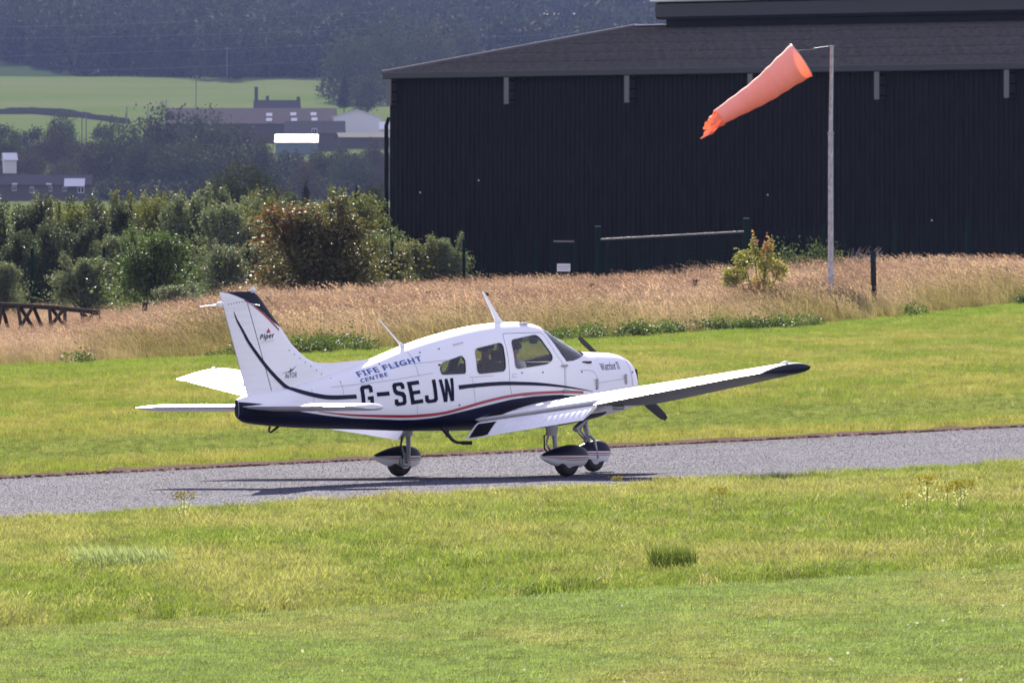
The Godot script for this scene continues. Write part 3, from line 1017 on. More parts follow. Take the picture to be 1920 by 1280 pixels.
	for k in 60:
		var c := Vector3(rng.randf_range(-0.13, 0.13), rng.randf_range(0.27, 0.36), rng.randf_range(-0.1, 0.1))
		var w := rng.randf_range(0.011, 0.019)
		for j in 5:
			var a := TAU * j / 5.0
			var p := c + Vector3(cos(a), 0.0, sin(a)) * w
			var q := c + Vector3(cos(a + TAU / 5.0), 0.0, sin(a + TAU / 5.0)) * w
			flat_tri(fl, c + Vector3(0, w * 0.6, 0), p, q, p + q - c * 2.0 + Vector3.UP * w)
			flat_tri(fl, c - Vector3(0, w * 0.5, 0), p, q, p + q - c * 2.0 - Vector3.UP * w)
	var heads := fl.commit()
	var ym := matte(lin(0.45, 0.35, 0.015))
	ym.backlight_enabled = true; ym.backlight = Color(0.4, 0.4, 0.3)
	var gm := matte(lin(0.1, 0.15, 0.04))
	gm.backlight_enabled = true; gm.backlight = Color(0.7, 0.7, 0.5)
	var spots := [[343, 963, "yellow ragwort alone on the taxiway's near edge at the left", 1.0], [1156, 915, "small yellow ragwort on the taxiway's near edge behind the nose wheel", 0.6], [1350, 952, "yellow ragwort right of centre in the rough grass", 0.9], [1738, 938, "leftmost tall yellow ragwort of the cluster at the right", 1.1], [1776, 944, "middle yellow ragwort of the cluster at the right", 0.8], [1802, 948, "tall rightmost yellow ragwort of the cluster at the right", 1.1], [1702, 954, "low orange-yellow ragwort beside the cluster at the right", 0.7], [1412, 1010, "tiny yellow flower alone in the rough grass", 0.35], [1884, 972, "tiny yellow flower near the right edge", 0.35]]
	var proto: Node3D = null
	for q in spots:
		var at := ground_at(q[0], q[1] + 18.0 * q[3])
		if proto == null:
			proto = thing("ragwort", q[2], "wildflower", at)
			obj("stem", stem, gm, proto)
			obj("flower_heads", heads, ym, proto)
			proto.scale = Vector3.ONE * q[3]
		else:
			dup(proto, "ragwort", at, rng.randf() * TAU, Vector3.ONE * q[3], q[2])

# ------------------------------------------------------------------ fence, posts, rail
func build_fence() -> void:
	var d := 441.0
	var f := thing("mesh_fence", "dark green welded mesh fence in front of the hangar", "fence", Vector3(0, 0, -d))
	var pm := st()
	box(pm, Vector3(0, 1.35, 0), Vector3(0.12, 2.8, 0.12), Basis.IDENTITY, 0.01)
	var post_mesh := pm.commit()
	var wm := st()
	for k in 13:
		box(wm, Vector3(1.38, 0.15 + 0.2 * k, 0), Vector3(2.6, 0.012, 0.012))
	for k in 52:
		box(wm, Vector3(0.1 + 0.05 * k, 1.35, 0.012), Vector3(0.007, 2.4, 0.007))
	var wire_mesh := wm.commit()
	for i in range(-16, 18):
		var x := i * 2.72 + 0.9
		var h := ground(x, d)
		var o := obj("fence_post", post_mesh, M.fence, f)
		o.position = Vector3(x, h, 0)
		if i < 17 and i != 0:
			var w := obj("mesh_panel", wire_mesh, M.fence, f)
			w.position = Vector3(x, h, 0)
			w.rotation.z = atan2(ground(x + 2.72, d) - h, 2.72)
	# gate with a notice, and the taller posts that carry the pale top rail
	var g := thing("gate", "narrow dark green gate with a small white notice in the mesh fence", "gate", Vector3(0, 0, -438.6))
	var x0 := (1036.0 - 960.0) * 438.6 / LENS
	var x1 := (1079.0 - 960.0) * 438.6 / LENS
	var y0 := ground(x0, 438.6)
	for x in [x0, x1]:
		var p := st()
		box(p, Vector3(x, y0 + 1.3, 0), Vector3(0.09, 2.65, 0.09), Basis.IDENTITY, 0.01)
		obj("gate_post", p.commit(), M.fence, g)
	var r := st()
	box(r, Vector3((x0 + x1) / 2, y0 + 2.6, 0), Vector3(x1 - x0, 0.06, 0.06), Basis.IDENTITY, 0.01)
	obj("top_rail", r.commit(), M.galv, g)
	var lf := st()
	for y in [0.2, 1.2, 2.45]: box(lf, Vector3((x0 + x1) / 2, y0 + y, 0.02), Vector3(x1 - x0 - 0.12, 0.05, 0.04))
	for k in 12: box(lf, Vector3(lerpf(x0 + 0.08, x1 - 0.08, k / 11.0), y0 + 1.3, 0.02), Vector3(0.012, 2.4, 0.012))
	obj("gate_leaf", lf.commit(), M.fence, g)
	var sg := st()
	box(sg, Vector3((1057.0 - 960.0) * 438.6 / LENS, y0 + 1.62, 0.06), Vector3(0.5, 0.29, 0.012))
	var notice := obj("notice", sg.commit(), mat(lin(0.62, 0.66, 0.68), 0.6), g)
	var bar := st()
	box(bar, Vector3((1057.0 - 960.0) * 438.6 / LENS, y0 + 1.66, 0.07), Vector3(0.44, 0.025, 0.008))
	box(bar, Vector3((1057.0 - 960.0) * 438.6 / LENS, y0 + 1.58, 0.07), Vector3(0.36, 0.02, 0.008))
	obj("print_line", bar.commit(), mat(lin(0.25, 0.28, 0.32), 0.7), notice)
	var lk := st()
	box(lk, Vector3(x1 - 0.22, y0 + 1.1, 0.06), Vector3(0.2, 0.14, 0.05), Basis.IDENTITY, 0.02)
	obj("lock", lk.commit(), M.galv, g)
	var t0 := (1121.0 - 960.0) * 438.0 / LENS
	var t1 := (1400.0 - 960.0) * 438.0 / LENS
	var dg := thing("double_gate", "wide dark green gate with a pale top rail between two tall posts", "gate", Vector3(0, 0, -438.0))
	for x in [t0, t1]:
		var p := st()
		box(p, Vector3(x, ground(x, 438) + 1.55, 0), Vector3(0.2, 3.1, 0.2), Basis.IDENTITY, 0.02)
		var o := obj("gate_post", p.commit(), M.fence, dg)
		var cp := st()
		box(cp, Vector3(x, ground(x, 438) + 3.12, 0), Vector3(0.22, 0.04, 0.22), Basis.IDENTITY, 0.01)
		obj("cap", cp.commit(), M.galv, o)
	var rr := st()
	tube(rr, [Vector3(t0, ground(t0, 438) + 2.62, 0), Vector3(t1, ground(t1, 438) + 2.62, 0)], [0.04, 0.04], 6)
	obj("top_rail", rr.commit(), M.galv, dg)
	var lv := st()
	for k in 40:
		var x := lerpf(t0 + 0.15, t1 - 0.15, k / 39.0)
		box(lv, Vector3(x, ground(x, 438) + 1.35, 0), Vector3(0.014 if k % 10 else 0.06, 2.4, 0.02))
	for y in [0.3, 1.1, 1.9]:
		tube(lv, [Vector3(t0, ground(t0, 438) + y, 0), Vector3(t1, ground(t1, 438) + y, 0)], [0.015, 0.015], 5)
	obj("gate_leaf", lv.commit(), M.fence, dg)

func build_small_things() -> void:
	# short timber stumps of an old fence
	var first: MeshInstance3D = null
	var pm := st()
	box(pm, Vector3(0, 0.6, 0), Vector3(0.13, 1.4, 0.13), Basis.IDENTITY, 0.015)
	var mesh := pm.commit()
	for q in [[1307, 376, 524, "weathered timber stump nearest the young tree in the dry grass"], [1113, 368, 531, "weathered timber stump in the dry grass above the aircraft's nose"], [910, 352, 548, "weathered timber stump behind the upright cabin aerial"], [806, 356, 546, "weathered timber stump in the dry grass left of the cabin aerial"], [700, 350, 556, "weathered timber stump in the dry grass right of the hawthorn"], [500, 344, 556, "weathered timber stump in the dry grass right of the tail fin"], [268, 350, 566, "weathered timber stump under the glossy green shrub"]]:
		var p := spot(q[0], q[1])
		var o: MeshInstance3D
		if first == null:
			o = obj("timber_post", mesh, M.wood)
			first = o
		else:
			o = first.duplicate()
			o.name = numbered("timber_post")
			add_child(o)
		o.position = p + Vector3(0, level(q[2], q[1]) - p.y - 1.3, 0)
		o.rotation = Vector3(rng.randf_range(-0.05, 0.05), rng.randf(), rng.randf_range(-0.06, 0.06))
		tag(o, q[3], "post", "old timber posts in the dry grass")
	# tall grey post
	var gp := st()
	var pp := spot(1640, 366)
	box(gp, Vector3(0, (level(476, 366) - pp.y) / 2.0, 0), Vector3(0.17, level(476, 366) - pp.y + 0.2, 0.13), Basis.IDENTITY, 0.015)
	var go := obj("marker_post", gp.commit(), M.post)
	go.position = pp
	go.rotation.z = 0.02
	tag(go, "tall dark grey post at the right edge of the dry grass", "post")
	# wooden rail on crossed legs
	var d := 352.0
	var k := d / LENS
	var rl := thing("wooden_rail", "weathered wooden rail on crossed legs in the dry grass", "barrier", spot(90, d))
	var X := func(c: float, r: float, dz := 0.0) -> Vector3:
		return Vector3((c - 90.0) * k, level(r, d) - rl.position.y, dz)
	var top := st()
	tube(top, [X.call(-60.0, 569.0), X.call(0.0, 571.0), X.call(95.0, 576.0), X.call(182.0, 585.0)], [0.075, 0.075, 0.07, 0.07], 8)
	obj("top_rail", top.commit(), M.wood, rl)
	for q in [[2, 573, 14, 618, -0.25], [3, 573, -4, 618, 0.25], [33, 573, 40, 616, 0.3], [36, 574, 58, 612, -0.25], [60, 576, 34, 620, 0.25], [62, 576, 76, 612, -0.3], [92, 577, 96, 616, 0.3], [95, 577, 128, 624, -0.25], [118, 580, 90, 618, 0.25], [121, 582, 122, 616, 0.3], [150, 582, 180, 616, -0.25], [152, 584, 158, 612, 0.3], [176, 586, 146, 624, 0.25], [184, 583, 186, 612, 0.3], [180, 587, 200, 628, -0.3]]:
		var s := st()
		var a: Vector3 = X.call(float(q[0]), float(q[1]), q[4] * 0.2)
		var b: Vector3 = X.call(float(q[2]), float(q[3]), q[4] * 1.6)
		b = a + (b - a) * 1.7
		tube(s, [a, b], [0.055, 0.06], 6)
		obj("leg", s.commit(), M.wood, rl)

func build_windsock() -> void:
	var d := 372.0
	var k := d / LENS
	var base := spot(1557, d)
	var p := thing("windsock_pole", "tall pale grey pole carrying the orange windsock", "pole", base)
	var hgt := level(88, d) - base.y
	var joint := level(250, d) - base.y
	var s := st()
	tube(s, [Vector3(0.02, 0, 0), Vector3(0.02, joint, 0)], [0.092, 0.082], 12)
	obj("lower_tube", s.commit(), M.pole, p)
	var s2 := st()
	tube(s2, [Vector3(0.02, joint, 0), Vector3(0.055, hgt, 0)], [0.07, 0.058], 12)
	obj("upper_tube", s2.commit(), M.pole, p)
	var s3 := st()
	tube(s3, [Vector3(0.02, joint - 0.03, 0), Vector3(0.02, joint + 0.05, 0)], [0.1, 0.1], 12)
	tube(s3, [Vector3(0.1, joint - 0.1, 0.05), Vector3(0.07, joint - 0.35, 0.07)], [0.012, 0.012], 5)
	obj("clamp", s3.commit(), M.steel, p)
	var s4 := st()
	var cy := level(533, d) - base.y
	tube(s4, [Vector3(0.02, cy - 0.15, 0), Vector3(0.02, cy + 0.05, 0)], [0.12, 0.11], 12)
	obj("collar", s4.commit(), M.cream, p)
	var s5 := st()
	tube(s5, [Vector3(0.055, hgt - 0.02, 0), Vector3(0.058, hgt + 0.06, 0)], [0.075, 0.075], 10)
	tube(s5, [Vector3(0.06, hgt + 0.03, 0), Vector3((1527 - 1557) * k, level(90, d) - base.y, 0.05)], [0.016, 0.014], 6)
	tube(s5, [Vector3((1527 - 1557) * k, level(90, d) - base.y + 0.04, 0.05), Vector3((1527 - 1557) * k, level(90, d) - base.y - 0.03, 0.05)], [0.025, 0.025], 6)
	obj("swivel_arm", s5.commit(), M.steel, p)
	# the sock: a tapered cloth tube blown to the left, torn at its end
	var sock := thing("windsock", "faded orange windsock with a torn end hanging from the pale pole", "windsock", base)
	var mid := Vector3((1503 - 1557) * k, level(113, d) - base.y, 0.1)
	var tail := Vector3((1350 - 1557) * k, level(219, d) - base.y, 0.35)
	var ax := (tail - mid).normalized()
	var up := ax.cross(Vector3(0, 0, 1)).normalized()
	if up.y < 0: up = -up
	var fw := ax.cross(up)
	var R := 36.0 * k
	var cloth := mat(lin(0.88, 0.4, 0.29), 0.8)
	cloth.backlight_enabled = true
	cloth.backlight = Color(0.62, 0.25, 0.13)
	var deep_orange := mat(lin(0.82, 0.29, 0.17), 0.8)  # deeper orange for the painted sun glow and the torn strips
	deep_orange.backlight_enabled = true
	deep_orange.backlight = Color(0.7, 0.3, 0.17)
	var ringp := func(f: float, a: float) -> Vector3:
		var rr := R * lerpf(1.0, 0.44, pow(f, 0.9)) * (1.0 + 0.03 * sin(a * 3.0 + f * 9.0) + 0.02 * sin(f * 40.0 + a))
		var bell := Vector3.ZERO
		if f < 0.12: bell = -ax * 0.0
		return mid.lerp(tail, f) + up * (cos(a) * rr - 0.06 * sin(f * PI)) + fw * sin(a) * rr + bell
	var rows := []
	var ins := []
	for i in 33:
		var f := i / 32.0
		var row := []
		for j in 28: row.append(ringp.call(f, TAU * j / 28.0))
		rows.append(row)
		ins.append(mid.lerp(tail, f))
	var cs := st()
	sheet(cs, rows, ins, true)
	obj("sleeve", cs.commit(), cloth, sock)
	# sun through the mouth, painted deeper orange on the lower side that faces us
	var pr := []
	var pi := []
	for i in 9:
		var f := i / 8.0 * 0.15
		var row := []
		for j in 13: row.append(ringp.call(f, PI * 0.42 + PI * 0.62 * j / 12.0))
		pr.append(row)
		pi.append(mid.lerp(tail, f))
	for i in 9:
		for j in 13: pr[i][j] = pi[i] + (pr[i][j] - pi[i]) * 1.012
	for sgn in [1.0]:
		var ps := st()
		sheet(ps, pr, pi)
		obj("painted_glow", ps.commit(), deep_orange, sock)
	var hoop := st()
	var hp := []
	var hr := []
	for j in 29:
		hp.append(ringp.call(0.0, TAU * j / 28.0)); hr.append(0.014)
	tube(hoop, hp, hr, 6, false)
	obj("hoop", hoop.commit(), M.steel, sock)
	var tag_ := st()
	var grip: Vector3 = ringp.call(0.0, 0.9)
	tube(tag_, [Vector3((1527 - 1557) * k, level(92, d) - base.y, 0.05), grip], [0.008, 0.008], 5)
	tube(tag_, [grip, grip + ax * 0.12 - up * 0.06], [0.02, 0.012], 5)
	obj("bridle", tag_.commit(), M.black, sock)
	for f in [0.36, 0.7]:
		var sm := st()
		var sp := []
		var sr := []
		for j in 29:
			sp.append(ringp.call(f, TAU * j / 28.0)); sr.append(0.009)
		tube(sm, sp, sr, 5, false)
		obj("seam", sm.commit(), cloth, sock)
	# torn strips
	for q in [[0.0, 1.3, 0.42, 0.2, 0.1], [1.1, 1.3, 0.6, 0.2, -0.02], [2.3, 1.5, 0.85, 0.26, -0.1], [3.6, 1.2, 0.55, 0.2, 0.0], [4.9, 1.2, 0.34, 0.14, 0.05]]:
		var t := st()
		var rws := []
		var inn := []
		for i in 9:
			var f := i / 8.0
			var row := []
			var w: float = q[3] * (1.0 - 0.5 * f) + 0.03 * sin(f * 19.0 + q[0])
			for j in 4:
				var a: float = q[0] + (j / 3.0 - 0.5) * q[1] * (1.0 - 0.55 * f)
				var rr := R * 0.44
				row.append(tail + ax * q[2] * f + up * (cos(a) * rr * (1.0 - 0.3 * f) - 0.05 * f + 0.03 * sin(f * 9.0 + j + q[0])) + fw * sin(a) * rr * (1.0 - 0.2 * f) + Vector3(0.02 * sin(f * 23.0 + j * 2.0), -0.07 * f * f, 0))
			rws.append(row)
			inn.append(tail + ax * q[2] * f)
		sheet(t, rws, inn)
		obj("torn_strip", t.commit(), deep_orange, sock)

# ------------------------------------------------------------------ farm, woods and hill
func gable_house(called: String, label: String, category: String, at: Vector3, turn: float, size: Vector3, roof_h: float, wall: Material, roof: Material, windows: Array, chimneys: Array, glass: Material = null) -> Node3D:
	var h := thing(called, label, category, at, turn)
	var w := st()
	var hx := size.x / 2
	var hz := size.z / 2
	quad(w, Vector3(-hx, -1, hz), Vector3(hx, -1, hz), Vector3(hx, size.y, hz), Vector3(-hx, size.y, hz), Vector3(0, 0, 1))
	quad(w, Vector3(-hx, -1, -hz), Vector3(hx, -1, -hz), Vector3(hx, size.y, -hz), Vector3(-hx, size.y, -hz), Vector3(0, 0, -1))
	for sx in [-1.0, 1.0]:
		quad(w, Vector3(sx * hx, -1, -hz), Vector3(sx * hx, -1, hz), Vector3(sx * hx, size.y, hz), Vector3(sx * hx, size.y, -hz), Vector3(sx, 0, 0))
		flat_tri(w, Vector3(sx * hx, size.y, -hz), Vector3(sx * hx, size.y, hz), Vector3(sx * hx, size.y + roof_h, 0), Vector3(sx, 0, 0))
	obj("wall", w.commit(), wall, h)
	var r := st()
	for sz in [-1.0, 1.0]:
		var sl := Vector3(0, -roof_h, sz * hz).normalized()
		var n := Vector3(0, hz, sz * roof_h).normalized()
		var mid := Vector3(0, size.y + roof_h / 2 + 0.12, sz * hz / 2) + sl * 0.2
		box(r, mid, Vector3(size.x + 0.6, 0.18, Vector2(hz, roof_h).length() + 0.5), Basis(Vector3.RIGHT, n, Vector3.RIGHT.cross(n)), 0.03)
	obj("roof", r.commit(), roof, h)
	for q in windows:
		var f := st()
		box(f, Vector3(q[0], q[1], hz + 0.03), Vector3(q[2], q[3], 0.12), Basis.IDENTITY, 0.02)
		var o := obj("window", f.commit(), M.cream, h)
		for sx in [-1.0, 1.0]:
			var g := st()
			box(g, Vector3(q[0] + sx * q[2] * 0.23, q[1], hz + 0.1), Vector3(q[2] * 0.34, q[3] * 0.78, 0.02))
			obj("pane", g.commit(), glass if glass else M.navy, o)
	for q in chimneys:
		var c := st()
		box(c, Vector3(q[0], size.y + roof_h + q[1] / 2 - 0.5, 0), Vector3(q[2], q[1] + 0.6, 0.9), Basis.IDENTITY, 0.05)
		obj("chimney", c.commit(), wall, h)
	return h

func build_far() -> void:
	var stone := matte(lin(0.075, 0.07, 0.066), 0.9)
	var slate := matte(lin(0.07, 0.065, 0.068), 0.8)
	var tin := mat(lin(0.55, 0.55, 0.56), 0.45)
	var rust := matte(lin(0.12, 0.1, 0.092), 0.85)
	var pale := matte(lin(0.5, 0.5, 0.52), 0.8)
	var d := 2600.0
	var k := d / LENS
	var p := spot(40, d)
	var cot := gable_house("cottage_row", "long low stone cottages with white-framed windows at the far left", "house", Vector3(p.x, level(378, d), -d), 0.0, Vector3(262 * k, 32 * k, 7.0), 17 * k, stone, slate, [[-13 * k, 25 * k, 1.0, 1.1], [20 * k, 22 * k, 0.9, 1.4], [55 * k, 24 * k, 0.8, 1.1], [82 * k, 24 * k, 1.0, 1.1], [112 * k, 22 * k, 1.5, 1.4]], [[-40 * k, 2.0, 1.0], [60 * k, 1.6, 0.9]])
	for c in [28, 92]:
		var bits := st()
		box(bits, Vector3((c - 40) * k, 33 * k, 3.9), Vector3(1.2, 0.35, 0.6), Basis.IDENTITY, 0.03)
		obj("skylight", bits.commit(), tin, cot)
	var wg := st()
	box(wg, Vector3(100 * k, 36 * k, 3.4), Vector3(4.6, 0.12, 3.6), Basis(Vector3.RIGHT, 0.5), 0.02)
	obj("porch_roof", wg.commit(), pale, cot)
	d = 2750.0
	p = spot(17, d)
	gable_house("garden_shed", "small white-roofed shed among the trees at the far left", "shed", Vector3(p.x, level(317, d), -d), 0.2, Vector3(23 * d / LENS, 18 * d / LENS, 3.0), 1.4, pale, tin, [], [])
	# the farm
	d = 3150.0
	k = d / LENS
	p = spot(470, d)
	var barn := gable_house("long_barn", "long brown-roofed barn in the middle of the farm", "barn", Vector3(p.x, level(262, d), -d), 0.0, Vector3(318 * k, 30 * k, 16.0), 28 * k, stone, rust, [], [])
	for q in [[505, 217], [550, 216], [588, 216], [505, 226], [552, 226], [590, 225]]:
		var f: float = (231.0 - q[1]) / 26.0
		var lights := st()
		box(lights, Vector3((q[0] - 470) * k, 30 * k + 28 * k * f + 0.3, 8.0 * (1.0 - f) + 0.1), Vector3(1.6, 0.1, 1.8), Basis(Vector3.RIGHT, 0.47), 0.02)
		obj("roof_light", lights.commit(), pale, barn)
	d = 3080.0
	k = d / LENS
	p = spot(590, d)
	gable_house("slate_barn", "dark slate-roofed barn in front of the long brown one", "barn", Vector3(p.x, level(280, d), -d), 0.0, Vector3(110 * k, 30 * k, 12.0), 22 * k, stone, slate, [[0.0, 34 * k, 1.4, 1.4]], [])
	d = 3040.0
	k = d / LENS
	p = spot(556, d)
	var lean := gable_house("tin_shed", "low open shed with a dazzling bright tin roof at the farm", "shed", Vector3(p.x, level(285, d), -d), 0.0, Vector3(78 * k, 18 * k, 10.0), 14 * k, matte(lin(0.13, 0.17, 0.175)), tin, [], [])
	d = 3120.0
	k = d / LENS
	p = spot(669, d)
	var sh := gable_house("gabled_shed", "pale grey gabled farm shed beside the hangar's left edge", "shed", Vector3(p.x, level(250, d), -d), PI / 2, Vector3(12.0, 30 * k, 88 * k), 14 * k, pale, mat(lin(0.45, 0.43, 0.42), 0.7), [], [])
	var door := st()
	box(door, Vector3(6.05, 10 * k, -16 * k), Vector3(0.1, 20 * k, 36 * k), Basis.IDENTITY, 0.02)
	obj("door", door.commit(), mat(lin(0.42, 0.42, 0.45), 0.8), sh)
	d = 3000.0
	k = d / LENS
	p = spot(680, d)
	gable_house("low_byre", "low dark byre below the pale gabled shed", "byre", Vector3(p.x, level(270, d), -d), 0.15, Vector3(95 * k, 12 * k, 7.0), 8 * k, stone, slate, [], [])
	p = spot(721, 3100.0)
	gable_house("tin_lean", "bright tin roof patch between the gabled shed and the hangar", "shed", Vector3(p.x, level(250, 3100), -3100), 0.0, Vector3(16 * 0.1415, 8 * 0.1415, 6.0), 1.8, pale, tin, [], [])
	d = 3300.0
	k = d / LENS
	p = spot(519, d)
	gable_house("stone_farmhouse", "dark stone farmhouse with end chimneys behind the long barn", "house", Vector3(p.x, level(225, d), -d), 0.0, Vector3(84 * k, 22 * k, 8.0), 14 * k, stone, slate, [], [[-39 * k, 4.2, 1.0], [-18 * k, 1.6, 0.9], [40 * k, 1.4, 1.0]])
	d = 5150.0
	k = d / LENS
	p = spot(1058, d)
	gable_house("white_house", "long pale house half hidden by trees above the hangar roof", "house", Vector3(p.x, level(52, d), -d), 0.0, Vector3(118 * k, 22 * k, 9.0), 5 * k, pale, mat(lin(0.3, 0.3, 0.33), 0.8), [[-20 * k, 12 * k, 2.0, 2.2], [10 * k, 12 * k, 2.0, 2.2], [40 * k, 12 * k, 2.0, 2.2]], [])
	# dry-stone wall across the field
	d = 3620.0
	k = d / LENS
	var wl := st()
	var prev := Vector3.ZERO
	for i in 26:
		var c := -120.0 + i * 14.5
		var dq := 3610.0 - 0.62 * c
		var xq := (c - 960.0) * dq / LENS
		var q := Vector3(xq, ground(xq, dq) + 0.9, -dq)
		if i > 0:
			var j := rng.randf_range(-0.2, 0.2)
			quad(wl, prev - Vector3(0, 4, 0), q - Vector3(0, 4, 0), q + Vector3(0, 0.9 + j, 0), prev + Vector3(0, 0.9 + j, 0), Vector3(0, 0, 1))
			quad(wl, prev + Vector3(0, 0.9 + j, 0), q + Vector3(0, 0.9 + j, 0), q + Vector3(0, 0.9 + j, -0.8), prev + Vector3(0, 0.9 + j, -0.8), Vector3.UP)
			quad(wl, prev + Vector3(0, -4, -0.8), q + Vector3(0, -4, -0.8), q + Vector3(0, 0.9 + j, -0.8), prev + Vector3(0, 0.9 + j, -0.8), Vector3(0, 0, -1))
		prev = q
	tag(obj("field_wall", wl.commit(), stone), "dark dry-stone wall and hedge across the hillside field", "wall")
	# trees of the middle distance and the far woods
	var T0 := [lobe(0, 0.75, 0, 0.45, 0.3, 0.45), lobe(-0.35, 0.6, 0.1, 0.35, 0.25, 0.35), lobe(0.38, 0.58, 0, 0.34, 0.27, 0.34), lobe(0.05, 0.45, 0.3, 0.4, 0.25, 0.35), lobe(-0.15, 0.35, -0.25, 0.45, 0.28, 0.4), lobe(0.3, 0.28, 0.1, 0.36, 0.24, 0.35), lobe(-0.4, 0.28, 0.15, 0.34, 0.24, 0.3)]
	var T1 := [lobe(0.1, 0.8, 0, 0.3, 0.22, 0.3), lobe(-0.2, 0.66, 0, 0.38, 0.24, 0.36), lobe(0.3, 0.52, 0.1, 0.36, 0.24, 0.34), lobe(-0.35, 0.42, 0.1, 0.36, 0.24, 0.34), lobe(0.0, 0.3, 0.2, 0.5, 0.28, 0.4), lobe(0.45, 0.25, -0.1, 0.3, 0.22, 0.3)]
	var T2 := []
	for i in 9:
		var y := 0.14 + i * 0.095
		var r := 0.34 * (1.0 - i / 9.5)
		T2.append(lobe(0, y, 0, r, 0.08, r))
	var trees := {
		"round": [T0, crown(T0, 5200, 0.055, Color(0.0293, 0.0419, 0.0167), Color(0.0628, 0.0795, 0.0293), 71, 0.6), 0.025],
		"loose": [T1, crown(T1, 4200, 0.055, Color(0.0251, 0.0351, 0.0167), Color(0.0711, 0.0711, 0.0293), 72, 0.6), 0.025],
		"brown": [T1, crown(T1, 3600, 0.05, Color(0.0372, 0.0298, 0.0186), Color(0.0682, 0.0527, 0.0310), 73, 0.6), 0.022],
		"fir": [T2, crown(T2, 3600, 0.05, Color(0.0124, 0.0198, 0.0124), Color(0.0248, 0.0341, 0.0186), 74, 0.6), 0.022],
	}
	# column, row of the top, row of the foot, half width, depth, kind, label
	var list := [
		[455, 308, 430, 66, 900, "round", "dark bushy tree just behind the hedge above the tail fin"],
		[398, 332, 430, 42, 930, "loose", "thin dark tree left of the bushy one behind the hedge"],
		[520, 350, 430, 50, 950, "loose", "grey-green tree right of the bushy one behind the hedge"],
		[573, 338, 430, 38, 900, "fir", "small dark fir behind the hedge below the farm"],
		[668, 342, 440, 26, 560, "fir", "narrow dark fir beside the hangar corner"],
		[704, 352, 450, 38, 540, "round", "dark leafy tree against the hangar's left corner"],
		[64, 370, 430, 16, 900, "fir", "tiny pointed dark tree in front of the cottages"],
		[225, 230, 372, 60, 2720, "round", "large dark tree right of the cottages, left end of the big clump"],
		[300, 200, 374, 78, 2740, "loose", "tallest dark tree of the big clump before the farm"],
		[380, 214, 374, 80, 2760, "round", "broad dark tree in the middle of the big clump before the farm"],
		[455, 236, 374, 66, 2750, "loose", "dark tree at the right end of the big clump before the farm"],
		[265, 262, 374, 60, 2690, "loose", "lower dark tree in front of the tallest one of the big clump"],
		[340, 268, 376, 70, 2680, "round", "lower dark tree at the front middle of the big clump"],
		[430, 274, 376, 70, 2670, "round", "lower dark tree at the front right of the big clump"],
		[490, 262, 376, 44, 2660, "loose", "low grey tree below the bright tin roof"],
		[115, 214, 300, 36, 3000, "round", "rounded tree by the wooden power poles"],
		[100, 240, 312, 42, 2900, "brown", "brownish rounded tree below the power poles"],
		[165, 262, 345, 46, 2720, "brown", "grey-green tree behind the cottage roof"],
		[12, 240, 330, 30, 2850, "round", "dark tree at the left edge above the white-roofed shed"],
		[45, 282, 345, 40, 2800, "brown", "low olive tree right of the white-roofed shed"],
		[120, 300, 350, 46, 2700, "brown", "low olive bushy tree over the cottage roof"],
		[610, 282, 372, 52, 2650, "loose", "grey-green tree below the slate barn"],
		[655, 286, 376, 46, 2600, "round", "rounded green-grey tree left of the hangar edge"],
		[570, 300, 390, 40, 2500, "brown", "brownish loose tree below the farm sheds"],
		[700, 262, 330, 32, 2800, "brown", "brown scrubby tree next to the hangar edge"],
		[712, 312, 372, 32, 2600, "brown", "grey scrub tree against the hangar edge"],
		[615, 372, 420, 40, 1500, "loose", "pale grey tree behind the hedge right of the fir"],
		[722, 40, 206, 62, 3850, "round", "big spreading tree on the hillside left of the hangar roof"],
		[660, 66, 206, 66, 3800, "round", "big rounded tree at the left of the hillside clump"],
		[690, 140, 212, 44, 3500, "loose", "darker tree at the foot of the hillside clump"],
		[645, 140, 206, 30, 3520, "fir", "narrow dark tree at the left foot of the hillside clump"],
		[800, 44, 190, 60, 3950, "round", "spreading tree behind the left slope of the hangar roof"],
		[868, 46, 180, 52, 4000, "loose", "tree crown behind the middle of the hangar's roof verge"],
		[1180, 40, 130, 30, 4600, "loose", "pale tree right of the white house above the hangar roof"],
		[960, 40, 120, 34, 4700, "loose", "tree left of the white house above the hangar roof"],
		[1034, 18, 120, 9, 4900, "fir", "slender trunk-like tree in front of the white house, left one"],
		[1080, 16, 120, 9, 4900, "fir", "slender trunk-like tree in front of the white house, right one"],
	]
	var made := {}
	for b in list:
		var q := spot(b[0], b[4])
		var kind: Array = trees[b[5]]
		var y0 := level(b[2], b[4])
		var size := Vector3(b[3] * b[4] / LENS / 0.72, level(b[1], b[4]) - y0, b[3] * b[4] / LENS / 0.72)
		q.y = y0
		if not made.has(b[5]):
			var t := plant("tree", b[6], "tree", kind[0], kind[1], M.far_leaf, 0.2, kind[2])
			made[b[5]] = t
			t.position = q; t.scale = size
		else:
			dup(made[b[5]], "tree", q, rng.randf() * TAU, size, b[6])
	# the wood that covers the hill
	var wood := mass("hill_wood", "dark wood covering the hillside across the top of the picture", "woodland")
	var W0 := crown(T0, 420, 0.17, Color(0.0124, 0.0198, 0.0112), Color(0.0310, 0.0403, 0.0174), 81, 0.8)
	var W1 := crown(T1, 380, 0.17, Color(0.0112, 0.0174, 0.0112), Color(0.0279, 0.0341, 0.0174), 82, 0.8)
	var W2 := crown(T2, 360, 0.15, Color(0.0087, 0.0149, 0.0099), Color(0.0186, 0.0260, 0.0149), 83, 0.8)
	var places := [[], [], []]
	var tints := [PackedColorArray(), PackedColorArray(), PackedColorArray()]
